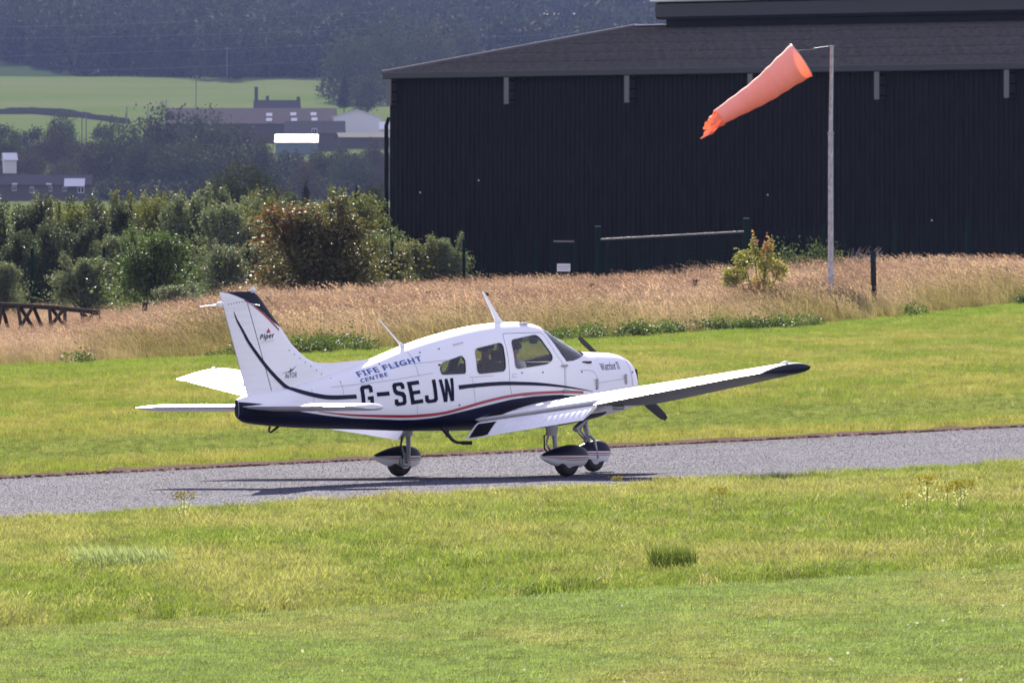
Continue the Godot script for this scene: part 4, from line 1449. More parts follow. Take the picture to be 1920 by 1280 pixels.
	for i in 11500:
		var dd := rng.randf_range(4050.0, 6700.0)
		var half := dd * 0.0438 * 1.4 + 40.0
		var x := rng.randf_range(-half, half)
		var col := 960.0 + x / dd * LENS
		var edge := table([[-200, 4650], [0, 4500], [150, 4350], [300, 4230], [420, 4200], [620, 4280], [800, 4150], [2200, 4150]], col) + rng.randf_range(0, 25)
		if dd < edge: continue
		if col > 985 and col < 1130 and dd < 5160 and dd > 4700: continue
		var v := 0 if rng.randf() < 0.4 else (1 if rng.randf() < 0.5 else 2)
		var hh := rng.randf_range(13.0, 22.0)
		var ww := hh * rng.randf_range(0.5, 0.75)
		places[v].append(Transform3D(Basis(Vector3.UP, rng.randf() * TAU).scaled(Vector3(ww, hh, ww)), Vector3(x, ground(x, dd) - 0.5, -dd)))
		var j := pow(2.0, rng.randf_range(-0.9, 0.7))
		tints[v].append(Color(j, j * rng.randf_range(0.95, 1.1), j * 0.95))
	var ms := [W0, W1, W2]
	for v in 3: scatter(wood, "trees", ms[v], M.far_leaf, places[v], tints[v])
	# scrub on the rough ground below the farm
	var scrub := mass("valley_scrub", "grey-green scrub on the rough ground between hedge and farm", "scrub")
	places = [[], []]
	tints = [PackedColorArray(), PackedColorArray()]
	for i in 900:
		var dd := rng.randf_range(2560.0, 3250.0)
		var half := dd * 0.05
		var x := rng.randf_range(-half, half * 0.2)
		var col := 960.0 + x / dd * LENS
		if col < 190 and dd < 2760: continue
		if col > 300 and col < 740 and dd > 2960 and dd < 3320: continue
		if dd > 3050 and rng.randf() < 0.6: continue
		var v := i % 2
		var hh := rng.randf_range(2.0, 5.5)
		places[v].append(Transform3D(Basis(Vector3.UP, rng.randf() * TAU).scaled(Vector3(hh * 0.9, hh, hh * 0.9)), Vector3(x, ground(x, dd) - 0.4, -dd)))
		var j := rng.randf_range(0.8, 1.9)
		tints[v].append(Color(j * 1.15, j, j * 0.9))
	scatter(scrub, "bushes", W0, M.far_leaf, places[0], tints[0])
	scatter(scrub, "bushes", W1, M.far_leaf, places[1], tints[1])
	# power poles and lines
	var pm := st()
	tube(pm, [Vector3(0, -1, 0), Vector3(0, 1, 0)], [0.022, 0.016], 6)
	box(pm, Vector3(0, 0.96, 0), Vector3(0.22, 0.02, 0.03))
	var pole_mesh := pm.commit()
	var pmat := mat(lin(0.13, 0.12, 0.12), 0.9)
	var first: MeshInstance3D = null
	for q in [[153, 216, 262, 3000, "left leg of the pair of power poles by the rounded tree"], [161, 211, 260, 3005, "right leg of the pair of power poles by the rounded tree"], [237, 200, 222, 3400, "short power pole on the field left of the barn"], [277, 195, 222, 3400, "short power pole on the field nearest the dark clump"], [311, 188, 215, 3450, "power pole whose crossarm shows over the dark clump"], [367, 140, 205, 3700, "tall power pole on the field against the wood"], [425, 88, 160, 4190, "tall pale power pole standing before the dark wood"]]:
		var o: MeshInstance3D
		if first == null:
			o = obj("power_pole", pole_mesh, pmat); first = o
		else:
			o = first.duplicate(); o.name = numbered("power_pole"); add_child(o)
		var y1 := level(q[1], q[3])
		var y0 := level(q[2], q[3])
		o.position = Vector3((q[0] - 960.0) * q[3] / LENS, y0, -q[3])
		o.scale = Vector3(9.0, y1 - y0, 9.0)
		tag(o, q[4], "power pole", "power poles on the farmland")
	var lines := [[[-100, 52], [700, 22], "topmost"], [[-100, 72], [760, 50], "second"], [[-100, 108], [1200, 55], "third"], [[100, 133], [900, 96], "lowest"]]
	for q in lines:
		var s := st()
		var pts := []
		var rad := []
		for i in 13:
			var f := i / 12.0
			var c := lerpf(q[0][0], q[1][0], f)
			var r := lerpf(q[0][1], q[1][1], f) + 5.0 * (1.0 - pow(2.0 * f - 1.0, 2.0))
			pts.append(Vector3((c - 960.0) * 4100.0 / LENS, level(r, 4100.0), -4100.0))
			rad.append(0.04)
		tube(s, pts, rad, 4)
		tag(obj("power_line", s.commit(), matte(lin(0.14, 0.14, 0.16))), "%s overhead power line crossing the dark wood" % q[2], "power line")

# ------------------------------------------------------------------ the aircraft: x forward, y up, z to its right; origin on the ground between the main wheels
# station, bottom, widest height, top, half width, roundness
const FS := [
	[-4.34, 0.88, 0.99, 1.10, 0.035, 2.2], [-4.20, 0.81, 0.98, 1.14, 0.10, 2.2], [-3.50, 0.735, 0.95, 1.24, 0.20, 2.2], [-2.90, 0.70, 0.93, 1.35, 0.29, 2.2],
	[-2.10, 0.665, 0.90, 1.51, 0.41, 2.3], [-1.40, 0.63, 0.88, 1.70, 0.50, 2.3], [-0.70, 0.61, 0.86, 1.85, 0.56, 2.4], [0.0, 0.60, 0.86, 1.95, 0.585, 2.4],
	[0.60, 0.60, 0.86, 1.97, 0.585, 2.4], [0.90, 0.60, 0.86, 1.935, 0.585, 2.4], [1.20, 0.62, 0.87, 1.79, 0.575, 2.5], [1.45, 0.65, 0.88, 1.66, 0.56, 2.6],
	[1.68, 0.68, 0.90, 1.57, 0.54, 2.7], [1.90, 0.71, 0.93, 1.555, 0.52, 2.7], [2.26, 0.76, 1.00, 1.535, 0.48, 2.6], [2.42, 0.80, 1.05, 1.50, 0.44, 2.5],
	[2.51, 0.86, 1.09, 1.44, 0.37, 2.4], [2.565, 0.95, 1.13, 1.34, 0.25, 2.2]]
var plane: Node3D
var holes_right := []
var holes_left := []
var fs_seen := {}

func fs(x: float) -> Array:
	var key := int(roundf(x * 10000.0))
	if fs_seen.has(key): return fs_seen[key]
	var n := FS.size()
	var xx := clampf(x, FS[0][0], FS[n - 1][0])
	var i := 0
	while i < n - 2 and xx > FS[i + 1][0]: i += 1
	var h: float = FS[i + 1][0] - FS[i][0]
	var t: float = (xx - FS[i][0]) / h
	var out := []
	for c in range(1, 6):
		var m0: float = (FS[i + 1][c] - FS[maxi(i - 1, 0)][c]) / (FS[i + 1][0] - FS[maxi(i - 1, 0)][0])
		var m1: float = (FS[mini(i + 2, n - 1)][c] - FS[i][c]) / (FS[mini(i + 2, n - 1)][0] - FS[i][0])
		out.append(FS[i][c] * (2 * t * t * t - 3 * t * t + 1) + m0 * h * (t * t * t - 2 * t * t + t) + FS[i + 1][c] * (3 * t * t - 2 * t * t * t) + m1 * h * (t * t * t - t * t))
	fs_seen[key] = out
	return out

func fz(x: float, y: float) -> float:
	var q := fs(x)
	if y >= q[1]:
		var h := minf((y - q[1]) / (q[3 - 1] - q[1]), 1.0)
		return q[3] * pow(maxf(1.0 - pow(h, q[4]), 0.0), 1.0 / q[4])
	var g := minf((q[1] - y) / (q[1] - q[0]), 1.0)
	return q[3] * pow(maxf(1.0 - g * g * g, 0.0), 1.0 / 3.0)

func ff(x: float, y: float, z: float) -> float:
	var q := fs(x)
	var n: float = q[4] if y >= q[1] else 3.0
	var h: float = (y - q[1]) / (q[2] - q[1]) if y >= q[1] else (q[1] - y) / (q[1] - q[0])
	return pow(z / q[3], n) + pow(h, n)

func fnor(x: float, y: float, z: float) -> Vector3:   # outward on the right side (z >= 0)
	var q := fs(x)
	var up: bool = y >= q[1]
	var n: float = q[4] if up else 3.0
	var hh: float = q[2] - q[1] if up else q[1] - q[0]
	var h: float = clampf((y - q[1]) / hh if up else (q[1] - y) / hh, 0.0, 1.0)
	var gx := (ff(x + 0.02, y, z) - ff(x - 0.02, y, z)) / 0.04
	var gy := n * pow(h, n - 1.0) / hh * (1.0 if up else -1.0)
	var gz: float = n * pow(clampf(z / q[3], 0.0, 1.0), n - 1.0) / q[3]
	return Vector3(gx, gy, gz).normalized()

func fpos(x: float, y: float, sgn: float, off := 0.0) -> Array:
	var q := fs(x)
	var yy := clampf(y, q[0], q[2])
	var z := fz(x, yy)
	var n := fnor(x, yy, z)
	var p := Vector3(x, yy, z) + n * off
	return [Vector3(p.x, p.y, p.z * sgn), Vector3(n.x, n.y, n.z * sgn)]

func ring_y(x: float, u: float) -> float:
	var q := fs(x)
	var s := sin(absf(u) * PI / 2.0)
	if u >= 0.0: return q[1] + (q[2] - q[1]) * pow(s, 2.0 / q[4])
	return q[1] - (q[1] - q[0]) * pow(s, 2.0 / 3.0)

# the fin
const FIN_LE := [[1.1, -2.55], [1.45, -2.75], [1.53, -2.98], [1.56, -3.05], [1.64, -3.19], [1.78, -3.37], [2.02, -3.575], [2.12, -3.68], [2.25, -3.80], [2.34, -3.88], [2.40, -3.94], [2.45, -4.03]]
func fin_le(y: float) -> float: return table(FIN_LE, y)
func fin_te(y: float) -> float: return lerpf(-4.15, -4.60, (y - 1.13) / 1.32)
func fin_hinge(y: float) -> float: return lerpf(-3.735, -4.155, (y - 1.13) / 1.22)
func fin_z(x: float, y: float) -> float:
	var le := fin_le(y)
	var te := fin_te(y)
	if x > le or x < te or y > 2.452: return -1.0
	var c := le - te
	var f := (le - x) / c
	var z := 5.0 * 0.085 * c * (0.2969 * sqrt(f) - 0.126 * f - 0.3516 * f * f + 0.2843 * f * f * f - 0.1026 * f * f * f * f)
	z = minf(z, 0.062) + 0.004
	z += 0.0016 * absf(sin(y * 34.0)) * ss(0.0, 0.1, f) if y < 2.3 else 0.0
	return z * sqrt(maxf(1.0 - pow(maxf(y - 2.36, 0.0) / 0.095, 2.0), 0.0))

func side_pos(x: float, y: float, sgn: float, off: float) -> Array:   # fin or fuselage, whichever is outermost
	var q := fs(x)
	var zf := fin_z(x, y)
	var zb := -1.0
	if y <= q[2] and x >= FS[0][0]: zb = fz(x, y)
	if zb >= zf: return fpos(x, y, sgn, off)
	return [Vector3(x, y, (zf + off) * sgn), Vector3(0, 0, sgn)]

func emit(s: SurfaceTool, poly: PackedVector2Array, sgn: float, off: float, body_only := true) -> void:
	if poly.size() < 3: return
	var idx := Geometry2D.triangulate_polygon(poly)
	for i in range(0, idx.size(), 3):
		var v := []
		for k in 3:
			var p := poly[idx[i + k]]
			v.append(fpos(p.x, p.y, sgn, off) if body_only else side_pos(p.x, p.y, sgn, off))
		if (v[1][0] - v[0][0]).cross(v[2][0] - v[0][0]).length() < 1e-9: continue
		tri(s, v[0][0], v[1][0], v[2][0], v[0][1], v[1][1], v[2][1])

# a painted shape on the side, cut into small cells so that it follows the skin
func paint(s: SurfaceTool, poly: PackedVector2Array, sgn: float, off: float, cell := 0.06) -> void:
	var lo := poly[0]
	var hi := poly[0]
	for p in poly:
		lo = lo.min(p); hi = hi.max(p)
	var i0 := int(floorf(lo.x / cell))
	var j0 := int(floorf(lo.y / cell))
	for i in range(i0, int(floorf(hi.x / cell)) + 1):
		for j in range(j0, int(floorf(hi.y / cell)) + 1):
			var a := Vector2(i, j) * cell
			var sq := PackedVector2Array([a, a + Vector2(cell, 0), a + Vector2(cell, cell), a + Vector2(0, cell)])
			for piece in Geometry2D.intersect_polygons(poly, sq): emit(s, piece, sgn, off, false)

func smooth_line(pts: Array, per := 6) -> Array:
	var out := []
	for i in pts.size() - 1:
		var a: Vector2 = pts[maxi(i - 1, 0)]
		var b: Vector2 = pts[i]
		var c: Vector2 = pts[i + 1]
		var d: Vector2 = pts[mini(i + 2, pts.size() - 1)]
		for k in per: out.append(b.cubic_interpolate(c, a, d, k / float(per)))
	out.append(pts[-1])
	return out

func ribbon(pts: Array, widths: Array) -> PackedVector2Array:
	var line := smooth_line(pts)
	var n := line.size()
	var up := PackedVector2Array()
	var dn := PackedVector2Array()
	for i in n:
		var t: Vector2 = (line[mini(i + 1, n - 1)] - line[maxi(i - 1, 0)]).normalized()
		var f := i / float(n - 1) * (widths.size() - 1)
		var k := mini(int(f), widths.size() - 2)
		var w := lerpf(widths[k], widths[k + 1], f - k) * 0.5
		var nn := Vector2(-t.y, t.x) * maxf(w, 0.0005)
		up.append(line[i] + nn)
		dn.append(line[i] - nn)
	dn.reverse()
	up.append_array(dn)
	return up

func rounded(pts: Array, r: float) -> PackedVector2Array:
	var out := PackedVector2Array()
	var n := pts.size()
	for i in n:
		var p: Vector2 = pts[i]
		var a: Vector2 = pts[(i + n - 1) % n] - p
		var b: Vector2 = pts[(i + 1) % n] - p
		var rr := minf(r, 0.45 * minf(a.length(), b.length()))
		var p0 := p + a.normalized() * rr
		var p1 := p + b.normalized() * rr
		for k in 5:
			var t := k / 4.0
			out.append(p0.lerp(p, t).lerp(p.lerp(p1, t), t))
	return out

func grow(poly: PackedVector2Array, by: float) -> PackedVector2Array:
	var q := Geometry2D.offset_polygon(poly, by)
	return q[0] if q.size() else poly

# skin of the fuselage between two stations and two ring positions, with holes cut out, or only what lies within "only"
func skin(s: SurfaceTool, x0: float, x1: float, step: float, u0: float, nu: int, sgn: float, off: float, holes: Array, only: Array = []) -> void:
	var boxes := []
	for h in holes + only:
		var r := Rect2(h[0], Vector2.ZERO)
		for p in h: r = r.expand(p)
		boxes.append(r.grow(0.002))
	var nx := int(ceilf((x1 - x0) / step))
	for i in nx:
		var xa := lerpf(x0, x1, i / float(nx))
		var xb := lerpf(x0, x1, (i + 1) / float(nx))
		for k in nu:
			var ua := lerpf(u0, 1.0, k / float(nu))
			var ub := lerpf(u0, 1.0, (k + 1) / float(nu))
			var q := PackedVector2Array([Vector2(xa, ring_y(xa, ua)), Vector2(xb, ring_y(xb, ua)), Vector2(xb, ring_y(xb, ub)), Vector2(xa, ring_y(xa, ub))])
			var rect := Rect2(q[0], Vector2.ZERO)
			for p in q: rect = rect.expand(p)
			var near := []
			for b in boxes.size():
				if boxes[b].intersects(rect): near.append(b)
			if only.size():
				if near.is_empty(): continue
				var polys := [q]
				for b in near:
					if b < holes.size(): continue
					var nxt := []
					for pl in polys:
						for c in Geometry2D.intersect_polygons(pl, only[b - holes.size()]): nxt.append(c)
					polys = nxt
				var inside := false
				for b in near:
					if b >= holes.size(): inside = true
				if not inside: continue
				for b in near:
					if b >= holes.size(): continue
					var nxt := []
					for pl in polys:
						for c in Geometry2D.clip_polygons(pl, holes[b]): nxt.append(c)
					polys = nxt
				for pl in polys: emit(s, pl, sgn, off)
			elif near.is_empty():
				var v := []
				for p in q: v.append(fpos(p.x, p.y, sgn, off))
				tri(s, v[0][0], v[1][0], v[2][0], v[0][1], v[1][1], v[2][1])
				tri(s, v[0][0], v[2][0], v[3][0], v[0][1], v[2][1], v[3][1])
			else:
				var polys := [q]
				for b in near:
					var nxt := []
					for pl in polys:
						for c in Geometry2D.clip_polygons(pl, holes[b]): nxt.append(c)
					polys = nxt
				for pl in polys:
					if not Geometry2D.is_polygon_clockwise(pl) or pl.size() < 3 or true: emit(s, pl, sgn, off)

func airfoil(n: int, th: float, camber: float, f0: float, f1u: float, f1l: float) -> Array:   # from the upper rear round the nose to the lower rear; (fraction, height)
	var out := []
	var yt := func(f: float) -> float: return 5.0 * th * (0.2969 * sqrt(f) - 0.126 * f - 0.3516 * f * f + 0.2843 * f * f * f - 0.1030 * f * f * f * f)
	var yc := func(f: float) -> float: return 4.0 * camber * f * (1.0 - f)
	for i in n + 1:
		var f := f0 + (f1u - f0) * pow(1.0 - i / float(n), 1.7)
		out.append(Vector2(f, yc.call(f) + yt.call(f)))
	for i in range(1, n + 1):
		var f := f0 + (f1l - f0) * pow(i / float(n), 1.7)
		out.append(Vector2(f, yc.call(f) - yt.call(f)))
	return out

func loft(s: SurfaceTool, loops: Array, caps := true) -> void:
	var ins := []
	for l in loops:
		var c := Vector3.ZERO
		for p in l: c += p
		ins.append(c / l.size())
	sheet(s, loops, ins, true)
	if caps:
		for e in [0, loops.size() - 1]:
			var l: Array = loops[e]
			var out: Vector3 = ins[e] - ins[1 if e == 0 else e - 1]
			var h := l.size()
			for i in range(0, h / 2 - 1):
				quad(s, l[i], l[i + 1], l[h - 2 - i], l[h - 1 - i], out)

# wing geometry at span z (metres out from the centre line)
func wing_le(z: float) -> float: return table([[0.3, 0.82], [2.7, 0.80], [5.06, 0.62]], z)
func wing_te(z: float) -> float: return table([[0.3, -0.80], [2.75, -0.80], [5.06, -0.42]], z)
func wing_y(z: float) -> float: return table([[0.3, 0.675], [0.6, 0.71], [2.75, 0.92], [5.06, 1.265]], z)   # height of the trailing edge
func wing_tilt(z: float) -> float: return table([[0.3, 0.05], [2.7, 0.075], [5.06, 0.06]], z)

func wing_pt(z: float, q: Vector2, sgn: float) -> Vector3:
	var le := wing_le(z)
	var te := wing_te(z)
	var c := le - te
	return Vector3(le - q.x * c, wing_y(z) + (1.0 - q.x) * c * wing_tilt(z) + q.y * c, z * sgn)

func text_mesh(s: SurfaceTool, words: String, bold: bool, serif: bool, at: Vector2, ex: Vector2, ey: Vector2, shear: float, off := 0.004) -> void:
	# at: foot of the first letter; ex spans the whole width; ey spans the height of a capital
	var t := TextMesh.new()
	var f := SystemFont.new()
	f.font_names = PackedStringArray(["Droid Serif" if serif else "Droid Sans"])
	f.font_weight = 700 if bold else 400
	t.font = f
	t.text = words
	t.font_size = 48
	t.pixel_size = 0.01
	t.depth = 0.0
	t.curve_step = 1.0
	var arr := t.get_mesh_arrays()
	var v: PackedVector3Array = arr[Mesh.ARRAY_VERTEX]
	var lo := Vector2(1e9, 1e9)
	var hi := -lo
	for p in v:
		lo = lo.min(Vector2(p.x, p.y)); hi = hi.max(Vector2(p.x, p.y))
	var cap := 48 * 0.01 * 0.714
	# the foot of the line: text meshes are centred, so measure it from the capitals' top
	var base := hi.y - cap
	var ix = arr[Mesh.ARRAY_INDEX]
	var n: int = ix.size() if ix != null else v.size()
	for i in range(0, n, 3):
		var w := []
		for k in 3:
			var p := v[ix[i + k]] if ix != null else v[i + k]
			var u := (p.x - lo.x) / (hi.x - lo.x)
			var h := (p.y - base) / cap
			var q := at + ex * u + (ey + ex.normalized() * ey.length() * shear) * h
			w.append(side_pos(q.x, q.y, 1.0, off))
		if (w[1][0] - w[0][0]).cross(w[2][0] - w[0][0]).length() > 1e-10:
			tri(s, w[0][0], w[1][0], w[2][0], w[0][1], w[1][1], w[2][1])

func letter_shape(c: String) -> PackedVector2Array:   # block capitals in a box one wide and one high
	var a := 0.3
	var b := 0.19
	match c:
		"G": return PackedVector2Array([Vector2(0.16, 0), Vector2(0.84, 0), Vector2(1, 0.1), Vector2(1, 0.5), Vector2(0.52, 0.5), Vector2(0.52, 0.35), Vector2(0.7, 0.35), Vector2(0.7, 0.16), Vector2(0.36, 0.16), Vector2(0.3, 0.2), Vector2(0.3, 0.8), Vector2(0.36, 0.84), Vector2(0.64, 0.84), Vector2(0.7, 0.8), Vector2(0.7, 0.66), Vector2(1, 0.66), Vector2(1, 0.9), Vector2(0.84, 1), Vector2(0.16, 1), Vector2(0, 0.9), Vector2(0, 0.1)])
		"S": return PackedVector2Array([Vector2(0.16, 0), Vector2(0.84, 0), Vector2(1, 0.1), Vector2(1, 0.42), Vector2(0.86, 0.56), Vector2(0.36, 0.66), Vector2(0.3, 0.72), Vector2(0.3, 0.8), Vector2(0.38, 0.85), Vector2(0.62, 0.85), Vector2(0.7, 0.8), Vector2(0.7, 0.7), Vector2(1, 0.7), Vector2(1, 0.9), Vector2(0.84, 1), Vector2(0.16, 1), Vector2(0, 0.9), Vector2(0, 0.62), Vector2(0.14, 0.5), Vector2(0.62, 0.4), Vector2(0.7, 0.34), Vector2(0.7, 0.2), Vector2(0.62, 0.15), Vector2(0.38, 0.15), Vector2(0.3, 0.2), Vector2(0.3, 0.3), Vector2(0, 0.3), Vector2(0, 0.1)])
		"E": return PackedVector2Array([Vector2(0, 0), Vector2(1, 0), Vector2(1, 0.17), Vector2(0.31, 0.17), Vector2(0.31, 0.42), Vector2(0.88, 0.42), Vector2(0.88, 0.58), Vector2(0.31, 0.58), Vector2(0.31, 0.83), Vector2(0.97, 0.83), Vector2(0.97, 1), Vector2(0, 1)])
		"J": return PackedVector2Array([Vector2(0.2, 0), Vector2(0.82, 0), Vector2(1, 0.1), Vector2(1, 1), Vector2(0.72, 1), Vector2(0.72, 0.2), Vector2(0.64, 0.15), Vector2(0.36, 0.15), Vector2(0.28, 0.2), Vector2(0.28, 0.36), Vector2(0, 0.36), Vector2(0, 0.1)])
		"W": return PackedVector2Array([Vector2(0.16, 0), Vector2(0.4, 0), Vector2(0.51, 0.5), Vector2(0.62, 0), Vector2(0.86, 0), Vector2(1, 1), Vector2(0.79, 1), Vector2(0.72, 0.36), Vector2(0.6, 1), Vector2(0.42, 1), Vector2(0.3, 0.36), Vector2(0.22, 1), Vector2(0, 1)])
	return PackedVector2Array([Vector2(0, 0), Vector2(1, 0), Vector2(1, 1), Vector2(0, 1)])

func build_aircraft() -> void:
	plane = thing("light_aircraft", "white and navy low-wing light aircraft taxiing away to the right", "aircraft")
	var up := Vector3(-BANK, 1, 0).normalized()
	var fw := Vector3(cos(PI / 4), 0, -sin(PI / 4))
	fw = (fw - up * fw.dot(up)).normalized()
	plane.transform = Transform3D(Basis(fw, up, fw.cross(up)), Vector3(-0.377, 0.022, -150.0))
	# openings
	var rear_w := rounded([Vector2(-1.175, 1.415), Vector2(-1.10, 1.487), Vector2(-0.757, 1.568), Vector2(-0.728, 1.51), Vector2(-0.775, 1.336), Vector2(-1.168, 1.333)], 0.035)
	var mid_w := rounded([Vector2(-0.52, 1.645), Vector2(-0.006, 1.722), Vector2(-0.082, 1.352), Vector2(-0.585, 1.325)], 0.07)
	var front_w := rounded([Vector2(0.15, 1.745), Vector2(0.68, 1.808), Vector2(0.83, 1.50), Vector2(0.70, 1.425), Vector2(0.09, 1.372)], 0.07)
	var shield := PackedVector2Array()
	var crest := []
	for i in 15:
		var x := lerpf(0.93, 1.62, i / 14.0)
		crest.append(Vector2(x, fs(x)[2] - 0.0016))
	for p in [Vector2(1.56, 1.535), Vector2(1.36, 1.485), Vector2(1.2, 1.455), Vector2(1.06, 1.45), Vector2(0.985, 1.56), Vector2(0.90, 1.73), Vector2(0.86, 1.84)]: shield.append(p)
	for p in crest: shield.append(p)
	var door := rounded([Vector2(0.075, 1.835), Vector2(0.035, 1.726), Vector2(-0.048, 1.193), Vector2(-0.02, 1.03), Vector2(0.94, 1.02), Vector2(1.0, 1.40), Vector2(0.885, 1.56), Vector2(0.79, 1.835)], 0.05)
	# skin
	var s := st()
	skin(s, -4.34, 2.565, 0.055, -1.0, 22, 1.0, 0.0, [rear_w, mid_w, door, shield])
	skin(s, -4.34, 2.565, 0.055, -1.0, 22, -1.0, 0.0, [rear_w, mid_w, front_w, shield])
	var tail_end := st()
	for e in [-4.34, 2.565]:
		for k in 22:
			for sg in [1.0, -1.0]:
				var ua := lerpf(-1, 1, k / 22.0)
				var ub := lerpf(-1, 1, (k + 1) / 22.0)
				flat_tri(s if e > 0 else tail_end, Vector3(e, fs(e)[1], 0), fpos(e, ring_y(e, ua), sg)[0], fpos(e, ring_y(e, ub), sg)[0], Vector3(signf(e), 0, 0))
	var body := obj("fuselage", s.commit(), M.white, plane)
	obj("tail_end", tail_end.commit(), M.navy, body)
	s = st()
	skin(s, -0.1, 1.05, 0.05, -0.2, 16, 1.0, 0.0, [front_w], [grow(door, -0.006)])
	var dr := obj("door", s.commit(), M.white, plane)
	s = st()
	skin(s, -1.6, 1.72, 0.08, -0.9, 18, 1.0, -0.03, [grow(rear_w, 0.008), grow(mid_w, 0.008), grow(front_w, 0.008), shield])
	skin(s, -1.6, 1.72, 0.08, -0.9, 18, -1.0, -0.03, [grow(rear_w, 0.008), grow(mid_w, 0.008), grow(front_w, 0.008), shield])
	obj("cabin_lining", s.commit(), M.cabin, plane)
	# glazing
	for sg in [1.0, -1.0]:
		for w in [rear_w, mid_w, front_w]:
			s = st()
			paint_body(s, grow(w, 0.003), sg, -0.008)
			obj("cabin_window", s.commit(), M.glass, dr if sg > 0 and w == front_w else plane)
			s = st()
			var rim := Geometry2D.clip_polygons(grow(w, 0.004), grow(w, -0.008))
			for piece in quads_between(grow(w, 0.006), w): emit(s, piece, sg, 0.003)
			obj("window_seal", s.commit(), M.seam if false else M.pale_seam, dr if sg > 0 and w == front_w else plane)
		s = st()
		paint_body(s, shield, sg, -0.006)
		obj("windscreen", s.commit(), M.glass, plane)
	# cabin furniture
	s = st()
	box(s, Vector3(1.25, 1.2, 0), Vector3(0.06, 0.46, 0.98), Basis.IDENTITY, 0.02)
	box(s, Vector3(1.38, 1.43, 0), Vector3(0.4, 0.03, 0.94), Basis.IDENTITY, 0.012)
	obj("instrument_panel", s.commit(), M.black, plane)
	s = st()
	box(s, Vector3(0.2, 0.72, 0), Vector3(2.3, 0.04, 1.0))
	box(s, Vector3(-1.15, 1.12, 0), Vector3(0.05, 0.7, 0.86))
	obj("cabin_floor", s.commit(), M.cabin, plane)
	for z in [-0.26, 0.26]:
		s = st()
		box(s, Vector3(0.42, 0.86, z), Vector3(0.48, 0.16, 0.44), Basis.IDENTITY, 0.04)
		var lean := Basis(Vector3(0, 0, 1), 0.2)
		box(s, Vector3(0.13, 1.16, z), Vector3(0.12, 0.62, 0.44), lean, 0.05)
		var seat := obj("seat", s.commit(), M.seat, plane)
		s = st()
		box(s, Vector3(0.055, 1.55, z), Vector3(0.08, 0.15, 0.24), lean, 0.035)
		obj("headrest", s.commit(), M.seat, seat)
	s = st()
	box(s, Vector3(-0.55, 0.84, 0), Vector3(0.5, 0.18, 0.9), Basis.IDENTITY, 0.05)
	box(s, Vector3(-0.86, 1.1, 0), Vector3(0.12, 0.52, 0.88), Basis(Vector3(0, 0, 1), 0.15), 0.05)
	obj("rear_bench", s.commit(), M.seat, plane)
	s = st()
	box(s, Vector3(0.86, 1.74, 0.12), Vector3(0.06, 0.11, 0.13), Basis.IDENTITY, 0.02)
	tube(s, [Vector3(0.86, 1.79, 0.12), Vector3(0.9, 1.9, 0.05)], [0.012, 0.012], 5)
	obj("compass", s.commit(), M.black, plane)
	# livery: navy belly, red line, navy swoosh, on both sides
	var belly := [[-4.34, 1.07], [-4.1, 1.045], [-3.85, 1.01], [-3.65, 0.965], [-3.455, 0.93], [-3.086, 0.872], [-2.63, 0.82], [-1.88, 0.777], [-1.63, 0.774], [-1.35, 0.79], [-1.035, 0.835], [-0.584, 0.905], [-0.304, 0.949], [-0.02, 0.991], [0.368, 1.018], [0.855, 1.023], [1.28, 1.0], [1.6, 0.93], [1.8, 0.85]]
	for sg in [1.0, -1.0]:
		s = st()
		var rows := []
		var ins := []
		var n := 110
		for i in n + 1:
			var x := lerpf(-4.338, 1.8, i / float(n))
			var yb := minf(table(belly, x), fs(x)[2] - 0.01)
			var q := fs(x)
			var row := []
			# ring position of the boundary
			var ub := 0.0
			if yb >= q[1]: ub = asin(pow(clampf((yb - q[1]) / (q[2] - q[1]), 0, 1), q[4] / 2.0)) / (PI / 2.0)
			else: ub = -asin(pow(clampf((q[1] - yb) / (q[1] - q[0]), 0, 1), 1.5)) / (PI / 2.0)
			for k in 15: row.append(fpos(x, ring_y(x, lerpf(ub, -1.0, k / 14.0)), sg, 0.004)[0])
			rows.append(row)
			ins.append(Vector3(x, q[1], 0))
		sheet(s, rows, ins)
		obj("navy_belly", s.commit(), M.navy, body)
		s = st()
		paint(s, ribbon([Vector2(-3.15, 0.918), Vector2(-2.636, 0.86), Vector2(-1.89, 0.824), Vector2(-1.55, 0.824), Vector2(-1.21, 0.844), Vector2(-0.9, 0.895), Vector2(-0.582, 0.957), Vector2(-0.302, 1.002), Vector2(-0.017, 1.035), Vector2(0.371, 1.057), Vector2(0.957, 1.06), Vector2(1.3, 1.045)], [0.008, 0.034, 0.036, 0.036, 0.036, 0.036, 0.036]), sg, 0.0035)
		obj("red_stripe", s.commit(), M.red, body)
		s = st()
		paint(s, ribbon([Vector2(-0.922, 1.165), Vector2(-0.742, 1.178), Vector2(-0.4, 1.193), Vector2(-0.047, 1.195), Vector2(0.48, 1.172), Vector2(0.964, 1.126), Vector2(1.49, 1.054)], [0.056, 0.05, 0.05, 0.048, 0.04, 0.025, 0.004]), sg, 0.0045)
		obj("navy_stripe", s.commit(), M.navy, body)
		s = st()
		paint(s, ribbon([Vector2(-4.374, 2.209), Vector2(-4.322, 2.095), Vector2(-4.224, 1.952), Vector2(-4.117, 1.795), Vector2(-3.846, 1.50), Vector2(-3.62, 1.305), Vector2(-3.48, 1.215), Vector2(-3.28, 1.148), Vector2(-3.06, 1.102), Vector2(-2.863, 1.088), Vector2(-2.551, 1.092)], [0.003, 0.03, 0.04, 0.048, 0.052, 0.055, 0.058, 0.056, 0.052]), sg, 0.0045)
		obj("navy_swoosh", s.commit(), M.navy, body)
		s = st()
		rows = []
		ins = []
